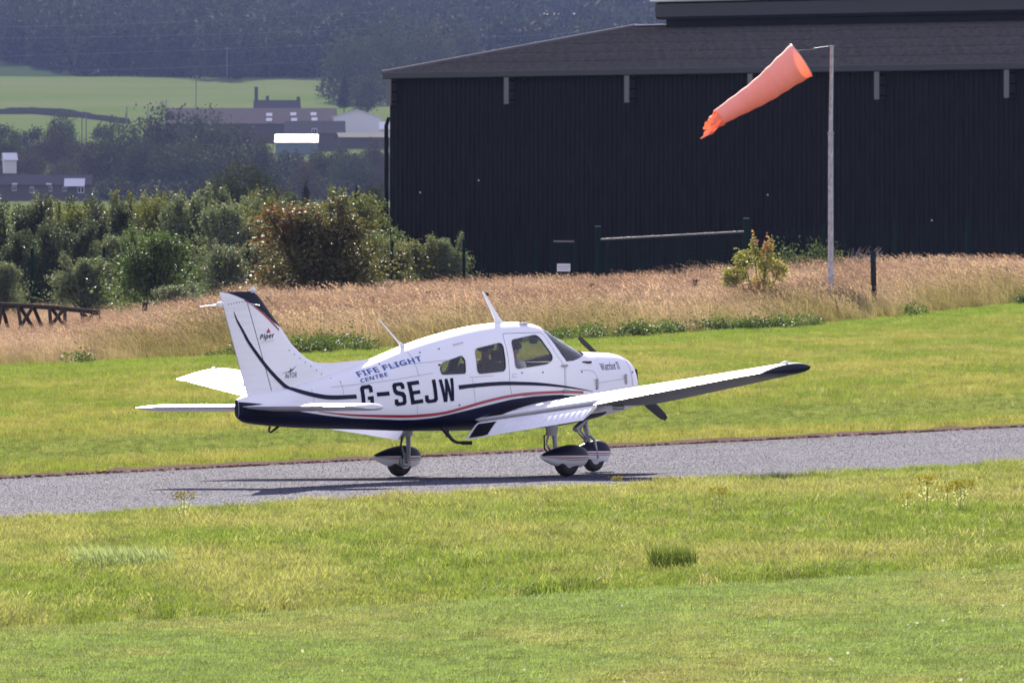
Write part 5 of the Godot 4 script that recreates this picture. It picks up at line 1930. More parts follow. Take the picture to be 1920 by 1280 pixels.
		for i in 31:
			var y := lerpf(2.0, 2.4535, i / 30.0)
			var xb := table([[2.0, -3.575], [2.06, -3.70], [2.172, -3.85], [2.265, -4.005], [2.358, -4.20], [2.405, -4.33], [2.446, -4.469], [2.4535, -4.56]], y)
			var row := []
			for k in 13:
				var x := lerpf(fin_le(y) - 0.0004, xb, pow(k / 12.0, 1.8))
				row.append(Vector3(x + (0.005 if k < 2 else 0.0), y + (0.004 if i > 28 else 0.0), sg * (maxf(fin_z(x, y), 0.0) + 0.004)))
			rows.append(row)
			ins.append(Vector3(-4.0, y, -sg * 0.3))
		sheet(s, rows, ins)
		obj("navy_fin_tip", s.commit(), M.navy, body)
		s = st()
		paint(s, ribbon([Vector2(-4.2, 2.35), Vector2(-4.009, 2.252), Vector2(-3.827, 2.135), Vector2(-3.61, 1.96)], [0.004, 0.018, 0.026, 0.02]), sg, 0.005)
		obj("red_fin_stripe", s.commit(), M.red, body)
	# registration
	for q in [["G", Vector2(-2.486, 0.93), Vector2(0.19, 0.018), Vector2(0.012, 0.292)], ["-", Vector2(-2.236, 1.082), Vector2(0.197, 0.01), Vector2(0.0, 0.052)], ["S", Vector2(-1.968, 0.95), Vector2(0.185, 0.017), Vector2(-0.01, 0.292)], ["E", Vector2(-1.714, 0.966), Vector2(0.195, 0.018), Vector2(-0.028, 0.288)], ["J", Vector2(-1.486, 0.972), Vector2(0.205, 0.018), Vector2(-0.005, 0.288)], ["W", Vector2(-1.225, 0.982), Vector2(0.24, 0.016), Vector2(-0.01, 0.29)]]:
		s = st()
		var poly := PackedVector2Array()
		for p in letter_shape(q[0]): poly.append(q[1] + q[2] * p.x + q[3] * p.y)
		paint(s, poly, 1.0, 0.0042, 0.05)
		obj("registration_letter", s.commit(), M.ink, body)
	s = st()
	text_mesh(s, "FIFE FLIGHT", true, false, Vector2(-2.423, 1.334), Vector2(1.03, 0.183), Vector2(0.008, 0.062), 0.0)
	text_mesh(s, "CENTRE", true, false, Vector2(-2.43, 1.262), Vector2(0.44, 0.078), Vector2(0.006, 0.046), 0.0)
	tag(obj("lettering", s.commit(), M.blue, body), "blue club name on the rear fuselage")
	s = st()
	text_mesh(s, "Warrior II", false, true, Vector2(1.735, 1.325), Vector2(0.385, 0.012), Vector2(0.0, 0.085), 0.2)
	tag(obj("lettering", s.commit(), M.ink, body), "black slanted lettering on the engine cowl")
	s = st()
	text_mesh(s, "Piper", true, false, Vector2(-3.948, 1.852), Vector2(0.235, 0.018), Vector2(0.0, 0.062), 0.2)
	tag(obj("lettering", s.commit(), M.ink, body), "small black maker's name on the fin")
	s = st()
	paint(s, PackedVector2Array([Vector2(-3.845, 1.925), Vector2(-3.765, 1.93), Vector2(-3.80, 1.99)]), 1.0, 0.004)
	obj("red_triangle", s.commit(), M.red, body)
	s = st()
	paint(s, ribbon([Vector2(-3.95, 1.822), Vector2(-3.72, 1.84)], [0.005, 0.005]), 1.0, 0.004)
	paint(s, ribbon([Vector2(-3.95, 1.802), Vector2(-3.72, 1.82)], [0.004, 0.004]), 1.0, 0.004)
	obj("small_print", s.commit(), M.pale_seam, body)
	s = st()
	text_mesh(s, "AvTOR", false, false, Vector2(-3.545, 1.345), Vector2(0.2, 0.012), Vector2(0.0, 0.066), 0.0)
	obj("lettering", s.commit(), M.ink, body)
	s = st()
	paint(s, PackedVector2Array([Vector2(-3.60, 1.418), Vector2(-3.50, 1.428), Vector2(-3.455, 1.445), Vector2(-3.452, 1.478), Vector2(-3.444, 1.478), Vector2(-3.436, 1.45), Vector2(-3.40, 1.47), Vector2(-3.335, 1.515), Vector2(-3.40, 1.458), Vector2(-3.43, 1.434), Vector2(-3.47, 1.424), Vector2(-3.50, 1.42)]), 1.0, 0.004, 0.04)
	tag(obj("emblem", s.commit(), M.ink, body), "small aeroplane emblem at the foot of the fin")
	# seams, hinges, handles
	s = st()
	for q in [[Vector2(1.045, 1.42), Vector2(1.0, 1.3), Vector2(0.97, 1.06)], [Vector2(1.3, 1.33), Vector2(1.58, 1.30), Vector2(1.6, 1.07)], [Vector2(1.62, 1.16), Vector2(2.15, 1.20)], [Vector2(-2.0, 1.46), Vector2(-1.0, 1.515)], [Vector2(-0.72, 1.29), Vector2(-0.3, 1.3)], [Vector2(-0.68, 1.28), Vector2(-0.66, 0.95)], [Vector2(-2.9, 1.22), Vector2(-2.55, 1.24), Vector2(-2.0, 1.28), Vector2(-1.3, 1.36)], [Vector2(-1.5, 1.64), Vector2(-1.52, 1.5), Vector2(-1.53, 1.32)], [Vector2(-2.08, 1.44), Vector2(-2.1, 1.28)], [Vector2(-2.72, 1.3), Vector2(-2.74, 1.12)], [Vector2(-3.2, 1.2), Vector2(-3.22, 0.97)], [Vector2(-1.62, 0.95), Vector2(-1.62, 0.85)]]:
		paint(s, ribbon(q, [0.006, 0.006]), 1.0, 0.003)
	paint(s, ribbon([Vector2(2.37, 1.5), Vector2(2.33, 1.38), Vector2(2.31, 1.1)], [0.008, 0.008]), 1.0, 0.003)
	obj("panel_seam", s.commit(), M.pale_seam, body)
	s = st()
	for q in [Vector2(1.58, 1.15), Vector2(2.17, 1.195)]:
		var h := fpos(q.x, q.y, 1.0)
		box(s, h[0] + h[1] * 0.012, Vector3(0.035, 0.13, 0.02), Basis.IDENTITY, 0.005)
	obj("cowl_latch", s.commit(), M.steel, plane)
	s = st()
	var hd := fpos(0.985, 1.392, 1.0)
	box(s, hd[0] + hd[1] * 0.02, Vector3(0.11, 0.02, 0.03), Basis.IDENTITY, 0.006)
	hd = fpos(0.96, 1.075, 1.0)
	box(s, hd[0] + hd[1] * 0.015, Vector3(0.1, 0.025, 0.03), Basis.IDENTITY, 0.006)
	obj("hinge", s.commit(), M.steel, dr)
	s = st()
	paint(s, ribbon([Vector2(0.02, 1.305), Vector2(0.1, 1.312)], [0.006, 0.006]), 1.0, 0.004)
	paint(s, ribbon([Vector2(0.02, 1.27), Vector2(0.1, 1.277)], [0.006, 0.006]), 1.0, 0.004)
	paint(s, ribbon([Vector2(0.02, 1.304), Vector2(0.023, 1.27)], [0.006, 0.006]), 1.0, 0.004)
	obj("handle", s.commit(), M.pale_seam, dr)
	s = st()
	for q in [Vector2(0.2, 1.325), Vector2(0.58, 1.32), Vector2(1.32, 1.31), Vector2(-0.93, 0.94), Vector2(2.35, 1.28), Vector2(-2.0, 1.36 + 0.13), Vector2(-1.35, 1.62), Vector2(-1.05, 1.66), Vector2(1.565, 1.085)]:
		var h := fpos(q.x, q.y, 1.0)
		box(s, h[0] + h[1] * 0.004, Vector3(0.02, 0.02, 0.012), Basis.IDENTITY, 0.004)
	obj("fastener", s.commit(), M.seam, body)
	build_tail()
	for sg in [1.0, -1.0]: build_wing(sg)
	build_gear()
	# propeller and spinner
	s = st()
	var rr := []
	var pp := []
	for i in 9:
		var f := i / 8.0
		pp.append(Vector3(2.55 + 0.26 * f, 1.2, 0)); rr.append(0.15 * sqrt(maxf(1.0 - f * f, 0.0004)))
	tube(s, pp, rr, 16)
	var prop := obj("propeller", s.commit(), M.white, plane)
	for k in 2:
		s = st()
		var dir := Vector3(0, 0.56, -0.8285) * (1.0 if k == 0 else -1.0)
		var across_ := dir.cross(Vector3(1, 0, 0))
		var loops := []
		for i in 14:
			var f := i / 13.0
			var c := 0.145 * (0.55 + 1.3 * f - 1.25 * f * f) if f < 0.96 else 0.05
			var tw := deg_to_rad(lerpf(58.0, 18.0, f))
			var ch := across_ * cos(tw) + Vector3(1, 0, 0) * sin(tw)
			var nn := across_ * -sin(tw) + Vector3(1, 0, 0) * cos(tw)
			var l := []
			for q in airfoil(6, 0.12 + 0.1 * (1.0 - f), 0.03, 0.0, 1.0, 1.0): l.append(Vector3(2.60, 1.2, 0) + dir * lerpf(0.08, 0.95, f) + ch * (0.45 - q.x) * c + nn * q.y * c)
			loops.append(l)
		loft(s, loops)
		obj("blade", s.commit(), M.prop, prop)
	# cowl intakes
	s = st()
	for z in [-0.24, 0.24]:
		box(s, Vector3(2.53, 1.24, z), Vector3(0.06, 0.16, 0.2), Basis.IDENTITY, 0.02)
	obj("air_intake", s.commit(), M.black, plane)
	# aerials and lights
	s = st()
	tube(s, [Vector3(-1.38, 1.68, 0), Vector3(-1.42, 1.73, 0), Vector3(-1.46, 1.76, 0)], [0.05, 0.025, 0.012], 8)
	tube(s, [Vector3(-1.44, 1.74, 0), Vector3(-1.806, 2.06, 0)], [0.012, 0.008], 6)
	obj("aerial", s.commit(), M.white, plane)
	s = st()
	var l2 := []
	for i in 8:
		var f := i / 7.0
		var c := lerpf(0.2, 0.05, pow(f, 0.35)) if f < 1.0 else 0.035
		var o := Vector3(0.37, 1.955, 0).lerp(Vector3(0.075, 2.375, 0), f)
		var l := []
		for k in 10: l.append(o + Vector3(cos(TAU * k / 10.0) * c * 0.5, 0, sin(TAU * k / 10.0) * c * 0.16))
		l2.append(l)
	loft(s, l2)
	obj("aerial", s.commit(), M.white, plane)
	s = st()
	var vent := fpos(0.62, fs(0.62)[2] - 0.03, 1.0)
	box(s, vent[0] + Vector3(0, 0.012, 0), Vector3(0.14, 0.03, 0.06), Basis.IDENTITY, 0.012)
	box(s, fpos(-0.72, 1.72, 1.0)[0], Vector3(0.18, 0.02, 0.03), Basis(Vector3(0, 0, 1), 0.15), 0.008)
	obj("air_vent", s.commit(), M.cream, plane)
	s = st()
	tube(s, [Vector3(-4.02, 2.44, 0), Vector3(-4.02, 2.475, 0)], [0.05, 0.05], 10)
	var beacon := obj("beacon", s.commit(), M.cream, plane)
	s = st()
	tube(s, [Vector3(-4.02, 2.47, 0), Vector3(-4.02, 2.505, 0), Vector3(-4.02, 2.52, 0)], [0.03, 0.028, 0.012], 10)
	obj("lens", s.commit(), M.lamp_glass, beacon)
	s = st()
	for sg in [-1.0, 1.0]: tube(s, [Vector3(-4.16, 2.31, 0.04 * sg), Vector3(-4.36, 2.28, 0.48 * sg)], [0.008, 0.006], 5)
	obj("aerial_rod", s.commit(), M.white, plane)
	s = st()
	tube(s, [Vector3(-4.55, 2.31, 0.0), Vector3(-4.64, 2.305, 0)], [0.03, 0.03], 8)
	tube(s, [Vector3(-4.6, 2.305, 0.0), Vector3(-4.94, 2.28, 0)], [0.008, 0.007], 5)
	obj("tail_light", s.commit(), M.white, plane)
	# belly: step, tie-down ring, drain mast, exhaust
	s = st()
	tube(s, [Vector3(-1.13, 0.66, 0.42), Vector3(-1.03, 0.50, 0.5), Vector3(-0.98, 0.465, 0.53), Vector3(-0.80, 0.455, 0.56)], [0.03, 0.022, 0.02, 0.02], 7)
	tube(s, [Vector3(-0.9, 0.457, 0.55), Vector3(-0.76, 0.453, 0.57)], [0.026, 0.026], 7)
	obj("boarding_step", s.commit(), M.black, plane)
	s = st()
	tube(s, [Vector3(-3.62, 0.745, 0), Vector3(-3.70, 0.70, 0), Vector3(-3.76, 0.672, 0), Vector3(-3.79, 0.69, 0), Vector3(-3.77, 0.745, 0)], [0.018, 0.014, 0.013, 0.012, 0.016], 6)
	obj("tie_down_ring", s.commit(), M.black, plane)
	s = st()
	box(s, Vector3(-0.72, 0.575, 0.1), Vector3(0.05, 0.1, 0.02), Basis.IDENTITY, 0.006)
	obj("drain_mast", s.commit(), M.black, plane)
	s = st()
	tube(s, [Vector3(1.7, 0.68, 0.2), Vector3(1.5, 0.56, 0.2)], [0.04, 0.04], 8)
	obj("exhaust", s.commit(), M.steel, plane)

func quads_between(outer: PackedVector2Array, inner: PackedVector2Array) -> Array:
	var out := []
	for piece in Geometry2D.clip_polygons(outer, inner):
		pass
	# cut the ring into four so that no piece has a hole
	var c := Vector2.ZERO
	for p in inner: c += p
	c /= inner.size()
	for k in 4:
		var a := Vector2(cos(k * PI / 2), sin(k * PI / 2)) * 3.0
		var b := Vector2(cos((k + 1) * PI / 2), sin((k + 1) * PI / 2)) * 3.0
		var wedge := PackedVector2Array([c, c + a, c + a + b, c + b])
		for piece in Geometry2D.intersect_polygons(outer, wedge):
			for r in Geometry2D.clip_polygons(piece, inner): out.append(r)
	return out

func paint_body(s: SurfaceTool, poly: PackedVector2Array, sgn: float, off: float) -> void:
	var lo := poly[0]
	var hi := poly[0]
	for p in poly:
		lo = lo.min(p); hi = hi.max(p)
	var cell := 0.08
	for i in range(int(floorf(lo.x / cell)), int(floorf(hi.x / cell)) + 1):
		for j in range(int(floorf(lo.y / cell)), int(floorf(hi.y / cell)) + 1):
			var a := Vector2(i, j) * cell
			for piece in Geometry2D.intersect_polygons(poly, PackedVector2Array([a, a + Vector2(cell, 0), a + Vector2(cell, cell), a + Vector2(0, cell)])): emit(s, piece, sgn, off)

func build_tail() -> void:
	# fin and rudder, split at the hinge
	for part in 2:
		var s := st()
		for sg in [1.0, -1.0]:
			var rows := []
			var ins := []
			for i in 67:
				var y := lerpf(1.13 if part else 1.1, 2.4549, i / 66.0)
				var a := fin_le(y) - 0.0005 if part == 0 else fin_hinge(y) - 0.012
				var b := fin_hinge(y) if part == 0 else fin_te(y) + 0.0005
				var row := []
				for k in 19:
					var x := lerpf(a, b, pow(k / 18.0, 1.6 if part == 0 else 1.0))
					row.append(Vector3(x, y, sg * maxf(fin_z(x, y), 0.0)))
				rows.append(row)
				ins.append(Vector3((a + b) / 2, y, -sg * 0.3))
			sheet(s, rows, ins)
		obj("fin" if part == 0 else "rudder", s.commit(), M.white, plane)
	var g := st()
	var gr := []
	for i in 24:
		var y := lerpf(1.15, 2.34, i / 23.0)
		gr.append(Vector3(fin_hinge(y) - 0.006, y, 0))
	for i in 23:
		for sg in [1.0, -1.0]:
			var za := fin_z(gr[i].x, gr[i].y) * 0.8
			quad(g, gr[i] + Vector3(0.008, 0, sg * za), gr[i + 1] + Vector3(0.008, 0, sg * za), gr[i + 1] + Vector3(-0.008, 0, sg * za), gr[i] + Vector3(-0.008, 0, sg * za), Vector3(0, 0, sg))
	obj("hinge_gap", g.commit(), M.black, plane)
	# dorsal fairing ahead of the fin
	var d := st()
	for sg in [1.0, -1.0]:
		var rows := []
		var ins := []
		for i in 25:
			var x := lerpf(-3.2, -1.95, i / 24.0)
			var top := maxf(table([[-3.2, 1.64], [-3.05, 1.565], [-2.9, 1.53], [-2.67, 1.522], [-2.0, 1.55], [-1.95, 1.55]], x), fs(x)[2] - 0.01)
			var row := []
			for k in 7:
				var f := k / 6.0
				row.append(Vector3(x, lerpf(top, fs(x)[2] - 0.12, f), sg * (0.004 + 0.03 * sqrt(f) + 0.09 * f * f * f)))
			rows.append(row)
			ins.append(Vector3(x, fs(x)[2] - 0.1, -sg * 0.3))
		sheet(d, rows, ins)
	obj("dorsal_fairing", d.commit(), M.white, plane)
	var rv := st()
	for k in 9:
		for q in [[lerpf(-3.45, -2.72, k / 8.0), lerpf(1.62, 1.24, k / 8.0) if false else lerpf(1.70, 1.28, k / 8.0)], [-4.46 + 0.045 * k, 2.30 + 0.006 * k]]:
			if q[1] < 2.35:
				var z := maxf(fin_z(q[0], q[1]), fz(q[0], q[1]) if q[1] < fs(q[0])[2] else 0.0)
				if z > 0.0: box(rv, Vector3(q[0], q[1], z + 0.002), Vector3(0.012, 0.012, 0.006))
	obj("rivet", rv.commit(), M.seam, plane)
	# all-moving tailplane with its tab, set a little nose-down
	var sec := airfoil(10, 0.125, 0.0, 0.0, 0.86, 0.86)
	for sg in [1.0, -1.0]:
		var s := st()
		var loops := []
		for q in [[0.0, 0.76, 0.0], [1.7, 0.76, 0.0], [1.82, 0.75, 0.0], [1.90, 0.715, -0.012], [1.95, 0.64, -0.04], [1.975, 0.54, -0.075], [1.985, 0.4, -0.12]]:
			var l := []
			for p in sec: l.append(stab_pt(p, q[1], q[2], q[0] * sg))
			loops.append(l)
		loft(s, loops)
		var tp := obj("tailplane", s.commit(), M.white, plane)
		s = st()
		loops = []
		for z in [0.12, 1.55]:
			var l := []
			for p in [Vector2(0.865, 0.016), Vector2(0.93, 0.012), Vector2(1.0, 0.003), Vector2(1.0, -0.003), Vector2(0.93, -0.012), Vector2(0.865, -0.016)]:
				l.append(stab_pt(p + Vector2(0, (p.x - 0.865) * 0.06), 0.76, 0.0, z * sg))
			loops.append(l)
		loft(s, loops)
		obj("trim_tab", s.commit(), M.white, tp)
		s = st()
		loops = []
		for z in [1.56, 1.9]:
			var l := []
			var c := 0.76 if z < 1.7 else 0.70
			for p in [Vector2(0.861, 0.019), Vector2(0.93, 0.012), Vector2(0.99, 0.002), Vector2(0.99, -0.002), Vector2(0.93, -0.012), Vector2(0.861, -0.019)]: l.append(stab_pt(p, c, 0.0 if z < 1.7 else -0.016, z * sg))
			loops.append(l)
		loft(s, loops)
		obj("tip_edge", s.commit(), M.white, tp)

func stab_pt(p: Vector2, chord: float, shift: float, z: float) -> Vector3:
	var q := Vector2(-(p.x - 0.25) * chord + shift, p.y * chord).rotated(-0.035)
	return Vector3(-3.78 + q.x, 0.985 + q.y, z)

func build_wing(sg: float) -> void:
	var zs := [0.3, 0.5, 0.7, 1.0, 1.5, 2.0, 2.5, 2.72]
	var s := st()
	var loops := []
	for z in zs:
		var l := []
		for q in airfoil(14, 0.15, 0.022, 0.0, 0.915, 0.80): l.append(wing_pt(z, q, sg))
		loops.append(l)
	loft(s, loops)
	var w := obj("wing", s.commit(), M.white, plane)
	s = st()
	loops = []
	for i in 9:
		var z := lerpf(2.722, 5.06, i / 8.0)
		var l := []
		for q in airfoil(14, lerpf(0.155, 0.15, i / 8.0), 0.022, 0.0, 0.80, 0.79): l.append(wing_pt(z, q, sg))
		loops.append(l)
	loft(s, loops)
	obj("outer_panel", s.commit(), M.white, w)
	s = st()
	loops = []
	for i in 9:
		var z := lerpf(2.80, 5.03, i / 8.0)
		var l := []
		for q in airfoil(5, lerpf(0.155, 0.15, i / 8.0), 0.022, 0.8035, 1.0, 1.0): l.append(wing_pt(z, q, sg))
		loops.append(l)
	loft(s, loops)
	var ail := obj("aileron", s.commit(), M.white, w)
	for part in [[0.10, 0.788, 2.724, 5.058], [0.806, 0.998, 2.802, 5.028]]:  # grey sheets just below the white lower skin, shade put into their colour
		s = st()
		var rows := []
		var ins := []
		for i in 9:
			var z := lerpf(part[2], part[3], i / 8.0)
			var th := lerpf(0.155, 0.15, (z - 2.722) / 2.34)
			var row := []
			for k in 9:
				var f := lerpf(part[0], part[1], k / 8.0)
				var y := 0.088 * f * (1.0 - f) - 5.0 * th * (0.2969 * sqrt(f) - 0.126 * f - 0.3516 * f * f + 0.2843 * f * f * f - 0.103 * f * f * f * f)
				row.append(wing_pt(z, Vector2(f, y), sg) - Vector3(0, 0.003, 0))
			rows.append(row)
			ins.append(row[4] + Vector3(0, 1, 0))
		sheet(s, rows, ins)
		obj("underside_shade", s.commit(), M.shade_grey, w if part[0] < 0.5 else ail)
	# flap, well down
	var hinge := func(z: float) -> Vector3:
		return Vector3(-0.655, wing_y(z) + 0.012, z * sg)
	s = st()
	loops = []
	for z in [0.62, 1.2, 1.8, 2.3, 2.74]:
		var l := []
		for q in airfoil(8, 0.13, 0.01, 0.0, 1.0, 1.0):
			var c := 0.335 if z < 1.0 else 0.32
			var p := Vector2(-q.x * c, q.y * c).rotated(deg_to_rad(41.0 - 3.0 * (z - 0.6)))
			l.append(hinge.call(z) + Vector3(p.x, p.y - 0.012, 0))
		loops.append(l)
	loft(s, loops)
	var flap := obj("flap", s.commit(), M.white, w)
	s = st()
	var fd := func(z: float, f: float, lift: float) -> Vector3:
		var c := 0.335 if z < 1.0 else 0.32
		var fh := 5.0 * 0.13 * (0.2969 * sqrt(f) - 0.126 * f - 0.3516 * f * f + 0.2843 * f * f * f - 0.103 * f * f * f * f) + 0.04 * f * (1.0 - f)
		var p := Vector2(-f * c, fh * c + lift).rotated(deg_to_rad(41.0 - 3.0 * (z - 0.6)))
		return hinge.call(z) + Vector3(p.x, p.y - 0.012, 0)
	for i in 17:
		var z := 1.02 + 0.104 * i
		for k in 6:
			var f0 := 0.26 + 0.1 * k
			var f1 := f0 + 0.1
			var a: Vector3 = fd.call(z - 0.008, f0, 0.001)
			var b: Vector3 = fd.call(z + 0.008, f0, 0.001)
			var a1: Vector3 = fd.call(z - 0.008, f1, 0.001)
			var b1: Vector3 = fd.call(z + 0.008, f1, 0.001)
			var m0: Vector3 = fd.call(z, f0, 0.0035)
			var m1: Vector3 = fd.call(z, f1, 0.0035)
			quad(s, a, m0, m1, a1, Vector3(-0.6, 0.7, -sg * 0.6))
			quad(s, m0, b, b1, m1, Vector3(-0.6, 0.7, sg * 0.6))
	obj("stiffening_rib", s.commit(), M.white, flap)
	if sg > 0:
		s = st()
		for i in 5:
			for k in 6:
				var za := lerpf(0.67, 1.0, i / 5.0)
				var zb := lerpf(0.67, 1.0, (i + 1) / 5.0)
				var fa := lerpf(0.2, 0.93, k / 6.0)
				var fb := lerpf(0.2, 0.93, (k + 1) / 6.0)
				quad(s, fd.call(za, fa, 0.004), fd.call(zb, fa, 0.004), fd.call(zb, fb, 0.004), fd.call(za, fb, 0.004), Vector3(-0.6, 0.7, 0))
		obj("walkway_patch", s.commit(), M.grip, flap)
		s = st()
		for i in 4:
			for k in 16:
				var za := lerpf(0.62, 0.99, i / 4.0)
				var zb := lerpf(0.62, 0.99, (i + 1) / 4.0)
				var f0 := lerpf(0.25, 0.885, k / 16.0)
				var f1 := lerpf(0.25, 0.885, (k + 1) / 16.0)
				var pt := func(z: float, f: float) -> Vector3:
					var th: float = 5.0 * 0.15 * (0.2969 * sqrt(f) - 0.126 * f - 0.3516 * f * f + 0.2843 * f * f * f - 0.103 * f * f * f * f) + 0.088 * f * (1.0 - f)
					return wing_pt(z, Vector2(f, th), sg) + Vector3(0, 0.005, 0)
				quad(s, pt.call(za, f0), pt.call(zb, f0), pt.call(zb, f1), pt.call(za, f1), Vector3.UP)
		obj("walkway", s.commit(), M.grip, w)
	# tip
	s = st()
	loops = []
	for i in 10:
		var f := i / 9.0
		var z := 5.062 + 0.26 * (1.0 - pow(1.0 - f, 1.6))
		var k := sqrt(maxf(1.0 - pow(f, 3.0) * 0.97, 0.0))
		var le := 0.62 - 0.07 * pow(f, 3.0)
		var te := -0.42 + 0.10 * pow(f, 3.0)
		var l := []
		for q in airfoil(12, 0.15, 0.022, 0.0, 1.0, 1.0):
			var c := le - te
			l.append(Vector3(le - q.x * c, 1.265 + 0.03 * (z - 5.062) / 0.26 + (1.0 - q.x) * c * wing_tilt(5.06) + 0.012 + (q.y * c - 0.012) * k, z * sg))
		loops.append(l)
	loft(s, loops)
	var tip := obj("wing_tip", s.commit(), M.navy, w)
	s = st()
	tube(s, [Vector3(0.16, 1.40, 5.17 * sg), Vector3(0.22, 1.40, 5.21 * sg), Vector3(0.33, 1.39, 5.22 * sg)], [0.02, 0.045, 0.015], 8)
	obj("navigation_light", s.commit(), M.lamp_glass, tip)
	# bracket under the aileron's inner end
	s = st()
	box(s, wing_pt(2.84, Vector2(0.74, -0.05), sg), Vector3(0.22, 0.06, 0.04), Basis.IDENTITY, 0.02)
	obj("hinge_bracket", s.commit(), M.steel, w)

# a teardrop wheel fairing about its wheel: rows along x of a superelliptic section, open below
func fairing(at: Vector3, front: float, back: float, top: float, half: float) -> Node3D:
	var prof := func(f: float) -> float:    # 0 nose .. 1 tail
		return pow(sin(PI * pow(f, 0.62)), 0.72) if f < 0.999 else 0.0
	var s := st()
	var nx := 30
	var na := 24
	var pt := func(f: float, a: float, off: float) -> Vector3:
		var x := lerpf(front, -back, f)
		var p: float = maxf(prof.call(f), 0.02)
		var cy := lerpf(0.25, 0.27, f)
		var y := cy + (sin(a) * (top - cy) * p if sin(a) > 0 else sin(a) * (0.155 if f < 0.75 else lerpf(0.155, 0.12, (f - 0.75) * 4)) * pow(p, 0.7))
		var z := cos(a) * half * pow(p, 0.85)
		return Vector3(x, y + off * sin(a), z + off * cos(a)) + at
	var rows := []
	var ins := []
	for i in nx + 1:
		var f := i / float(nx)
		var row := []
		for k in na: row.append(pt.call(f, TAU * k / na, 0.0))
		rows.append(row)
		ins.append(at + Vector3(lerpf(front, -back, f), 0.3, 0))
	sheet(s, rows, ins, true)
	var o := obj("wheel_fairing", s.commit(), M.white, plane)
	# navy cap, and a red and a navy line below it
	for q in [[0.06, 0.5, M.navy, 0.004], [-0.17, -0.07, M.red, 0.003], [-0.32, -0.27, M.navy, 0.003]]:
		for sg in [1.0, -1.0]:
			var t := st()
			var r2 := []
			var i2 := []
			for i in 29:
				var f := 0.03 + 0.94 * i / 28.0
				var row := []
				for k in 7:
					var bend := -0.12 * sin(f * PI) * 0.0 + 0.14 * (f - 0.35) * (0.35 - f) * -1.0
					var a := lerpf(q[0] + bend, minf(q[1] + bend, PI / 2) if q[1] < 0.5 else PI / 2, k / 6.0)
					var v: Vector3 = pt.call(f, a, q[3])
					row.append(Vector3(v.x, v.y, at.z + (v.z - at.z) * sg))
				r2.append(row)
				i2.append(at + Vector3(lerpf(front, -back, f), 0.25, 0))
			sheet(t, r2, i2)
			obj("fairing_stripe", t.commit(), q[2], o)
	return o

func wheel(at: Vector3, r: float, w: float) -> void:
	var s := st()
	var rows := []
	var ins := []
	for i in 33:
		var a := TAU * i / 32.0
		var row := []
		for k in 13:
			var b := TAU * k / 12.0
			var rad := r - w * 0.46 + w * 0.46 * signf(cos(b)) * pow(absf(cos(b)), 0.8)
			row.append(at + Vector3(cos(a) * rad, sin(a) * rad, sin(b) * w * 0.5))
		rows.append(row)
		ins.append(at + Vector3(cos(a), sin(a), 0) * (r - w * 0.46))
	sheet(s, rows, ins)
	var o := Node3D.new()
	o.name = "wheel"
	plane.add_child(o, true)
	obj("tyre", s.commit(), M.rubber, o)
	s = st()
	tube(s, [at - Vector3(0, 0, w * 0.4), at + Vector3(0, 0, w * 0.4)], [r * 0.5, r * 0.5], 20)
	tube(s, [at - Vector3(0, 0, w * 0.5), at + Vector3(0, 0, w * 0.5)], [r * 0.2, r * 0.2], 14)
	obj("rim", s.commit(), M.cream, o)

